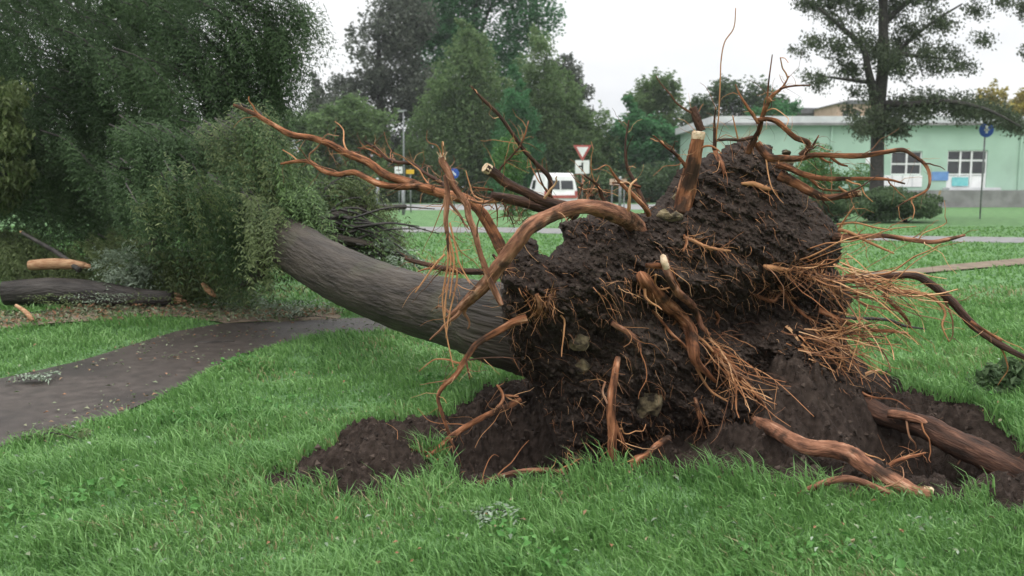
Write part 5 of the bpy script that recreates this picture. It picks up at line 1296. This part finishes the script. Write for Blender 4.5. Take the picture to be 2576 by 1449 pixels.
thing_tube('fallen_log', 'thick grey broken log lying at the left, torn orange at its right end', 'log',
           [(10, 738, 11.4, 30), (120, 732, 11.5, 33), (230, 738, 11.5, 30), (340, 747, 11.5, 23), (440, 750, 11.4, 17)], 'logbark', 18, 0.1, cuts=(4,))
o = thing_tube('split_branch', 'splintered branch showing pale orange wood above the grey log', 'branch',
           [(75, 668, 11.7, 13), (120, 664, 11.7, 15), (170, 664, 11.7, 14), (215, 668, 11.7, 9)], 'split', 9, 0.15, cuts=(3,))
thing_tube('broken_stick', 'small broken orange-tipped stick below the left end of the log', 'stick', [(40, 768, 10, 4), (65, 785, 9.9, 6), (80, 803, 9.8, 6)], 'split', 7, 0.1, cuts=(2,))
thing_tube('broken_stick', 'upright broken orange stick right of the log end', 'stick', [(508, 712, 10.9, 4), (522, 728, 10.9, 8), (538, 742, 10.9, 7)], 'split', 7, 0.1, cuts=(2,))
thing_tube('broken_branch', 'bare dark branch leaning over the lawn left of the log', 'branch', [(55, 585, 12, 4), (90, 605, 11.9, 5), (150, 640, 11.8, 6), (200, 680, 11.6, 7)], 'barkdark', 7, 0.08, cuts=(0,))
thing_tube('twig', 'dark twig lying in the grass near the left corner of the path', 'twig', [(170, 1150, 5.1, 2.5), (215, 1165, 5.05, 3), (275, 1172, 5.0, 3.2), (320, 1188, 4.95, 3), (385, 1196, 4.9, 2)], 'barkdark', 6, 0.1)
thing_tube('twig', 'forked twig lying beside the longer dark twig', 'twig', [(265, 1158, 5.05, 3), (300, 1178, 5.0, 2.4), (350, 1190, 4.96, 1.6)], 'barkdark', 6, 0.1)
thing_tube('twig', 'thin twig in the grass below the loose soil', 'twig', [(535, 1232, 4.7, 2), (565, 1255, 4.62, 2.4), (590, 1272, 4.56, 2)], 'barkdark', 6, 0.1)
thing_tube('twig', 'thin twigs on the path below the grass verge', 'twig', [(490, 862, 9.0, 2), (540, 860, 9.0, 2.4), (590, 858, 9.05, 1.5)], 'barkdark', 6, 0.1)
# dark cut root piece, tuft of turf on the heap
# leafy litter on the path and verge
def scatter(poly, n):
    lo, hi = poly.min(0), poly.max(0); p = lo + rng.random((n, 2)) * (hi - lo)
    return p[sdist(poly, p[:, 0], p[:, 1]) > 0]
pp = scatter(PATH, 9000); pp = pp[(pp[:, 1] < 13) & (pp[:, 0] > -5)]
cl = fbm(pp[:, 0] * 1.6, pp[:, 1] * 1.6, 3, 91) + 0.25 * (sdist(PATH, pp[:, 0], pp[:, 1]) < 0.3); pp = pp[rng.random(len(pp)) < np.clip(0.16 + 1.1 * cl, 0.03, 0.9)]
lv = leaves('leaf_litter', np.column_stack([pp, 0.012 + 0.012 * rng.random(len(pp))]), 0.035, M['litter'], None, 0.5, 3.0)
tag(lv, 'small fallen leaves and twig bits scattered over the wet path', kind='stuff')
pp = scatter(DIRT, 4200)
lv = leaves('debris', np.column_stack([pp, 0.03 + 0.05 * rng.random(len(pp))]), 0.06, M['litter'], None, 0.4, 1.2)
tag(lv, 'leaf and bark debris on the trampled strip beside the log', kind='stuff')
def sprig(label, px, py, n, L0, m='silver', lift=0.0):
    c = G(px, py); o = empty('leafy_sprig', tuple(c), label, 'sprig')
    ang = rng.uniform(0, 6.28, n); pos = np.tile(c, (n, 1)) + np.column_stack([rng.normal(0, L0 * 0.5, n), rng.normal(0, L0 * 0.35, n), 0.03 + lift + (0.04 + lift) * rng.random(n)])
    fronds('leaves', pos, np.column_stack([np.cos(ang), np.sin(ang), 0.15 + 0 * ang]), L0, M[m], o, 6, 0.016, 0.04, 0.2)
    mm = MB(); mm.tube([c + np.array([-L0, 0, 0.02]), c + np.array([0, 0.02, 0.05]), c + np.array([L0, -0.03, 0.02])], [0.006, 0.005, 0.002], 5, 0, True, 2); mm.build('stem', M['barkdark'], o)
sprig('torn leafy sprig lying on the near end of the path', 95, 960, 14, 0.16)
sprig('leafy sprig on the path edge beside the trunk', 690, 800, 22, 0.3)
sprig('leafy sprig lying between the log end and the path', 585, 770, 24, 0.3, 'fallen')
sprig('broken leafy sprig in front of the left end of the grey log', 130, 792, 26, 0.34, 'fallen', 0.09)
sprig('pale leafy sprig in front of the middle of the grey log', 270, 786, 24, 0.3, 'silver', 0.09)
sprig('leafy sprig by the torn right end of the grey log', 400, 780, 24, 0.32, 'fallen', 0.09)
sprig('pale leafy sprig under the trunk at the end of the path', 790, 806, 22, 0.3, 'silver', 0.09)
sprig('sprig of greyish leaves in the grass at the corner of the path', 130, 1110, 12, 0.18, 'fallen')
sprig('pale silvery leaf sprig lying in the middle of the near grass', 1252, 1310, 9, 0.11)
# pale leaves caught in the lawn
q = G(rng.uniform(20, 2540, 150), rng.uniform(900, 1440, 150)); k = (sdist(SOIL, q[:, 0], q[:, 1]) < -0.1) & (sdist(PATH, q[:, 0], q[:, 1]) < -0.1); q = q[k]; q[:, 2] = gh(q[:, 0], q[:, 1]) + 0.05 + 0.04 * rng.random(len(q))
q2 = G(rng.uniform(-50, 2600, 700), rng.uniform(860, 1445, 700)); k = (sdist(SOIL, q2[:, 0], q2[:, 1]) < 0.1) & (sdist(PATH, q2[:, 0], q2[:, 1]) < -0.05); q2 = q2[k]; q2[:, 2] = gh(q2[:, 0], q2[:, 1]) + 0.04 + 0.03 * rng.random(len(q2))
lv = leaves('leaf_litter', q2, 0.028, M['litter'], None, 0.5, 1.5); tag(lv, 'brown and pale leaf bits scattered over the near lawn', kind='stuff')
lv = leaves('torn_leaves', q, 0.03, M['silver'], None, 0.5, 2.0); tag(lv, 'pale torn leaves caught in the lawn grass', kind='stuff')

# ------------------------------------------------------------------ damp air
mh = bpy.data.materials.new('damp_air'); mh.use_nodes = True
t_ = mh.node_tree; t_.nodes.clear()
o_ = t_.nodes.new('ShaderNodeOutputMaterial'); v_ = t_.nodes.new('ShaderNodeVolumePrincipled')
v_.inputs['Color'].default_value = (0.86, 0.9, 0.92, 1); v_.inputs['Density'].default_value = 0.0004
t_.links.new(v_.outputs['Volume'], o_.inputs['Volume'])
mm = MB(); mm.box(-430, 430, -60, 430, -1.8, 42)
hz = mm.build('haze', mh); tag(hz, 'thin damp air over the park', kind='stuff')

q = np.column_stack([rng.uniform(-4, 4, 16000), rng.uniform(3.2, 8.5, 16000)])
k = (fbm(q[:, 0] * 1.7, q[:, 1] * 1.7, 3, 77) > 0.27) & (sdist(SOIL, q[:, 0], q[:, 1]) < -0.05) & (sdist(PATH, q[:, 0], q[:, 1]) < -0.05)
q = q[k]; q = np.column_stack([q, gh(q[:, 0], q[:, 1]) + 0.03 + 0.04 * rng.random(len(q))])
lv = leaves('weeds', q, 0.04, M['clover'], None, 0.75, 1.2); tag(lv, 'patches of low broad-leaved weeds in the lawn', kind='stuff')
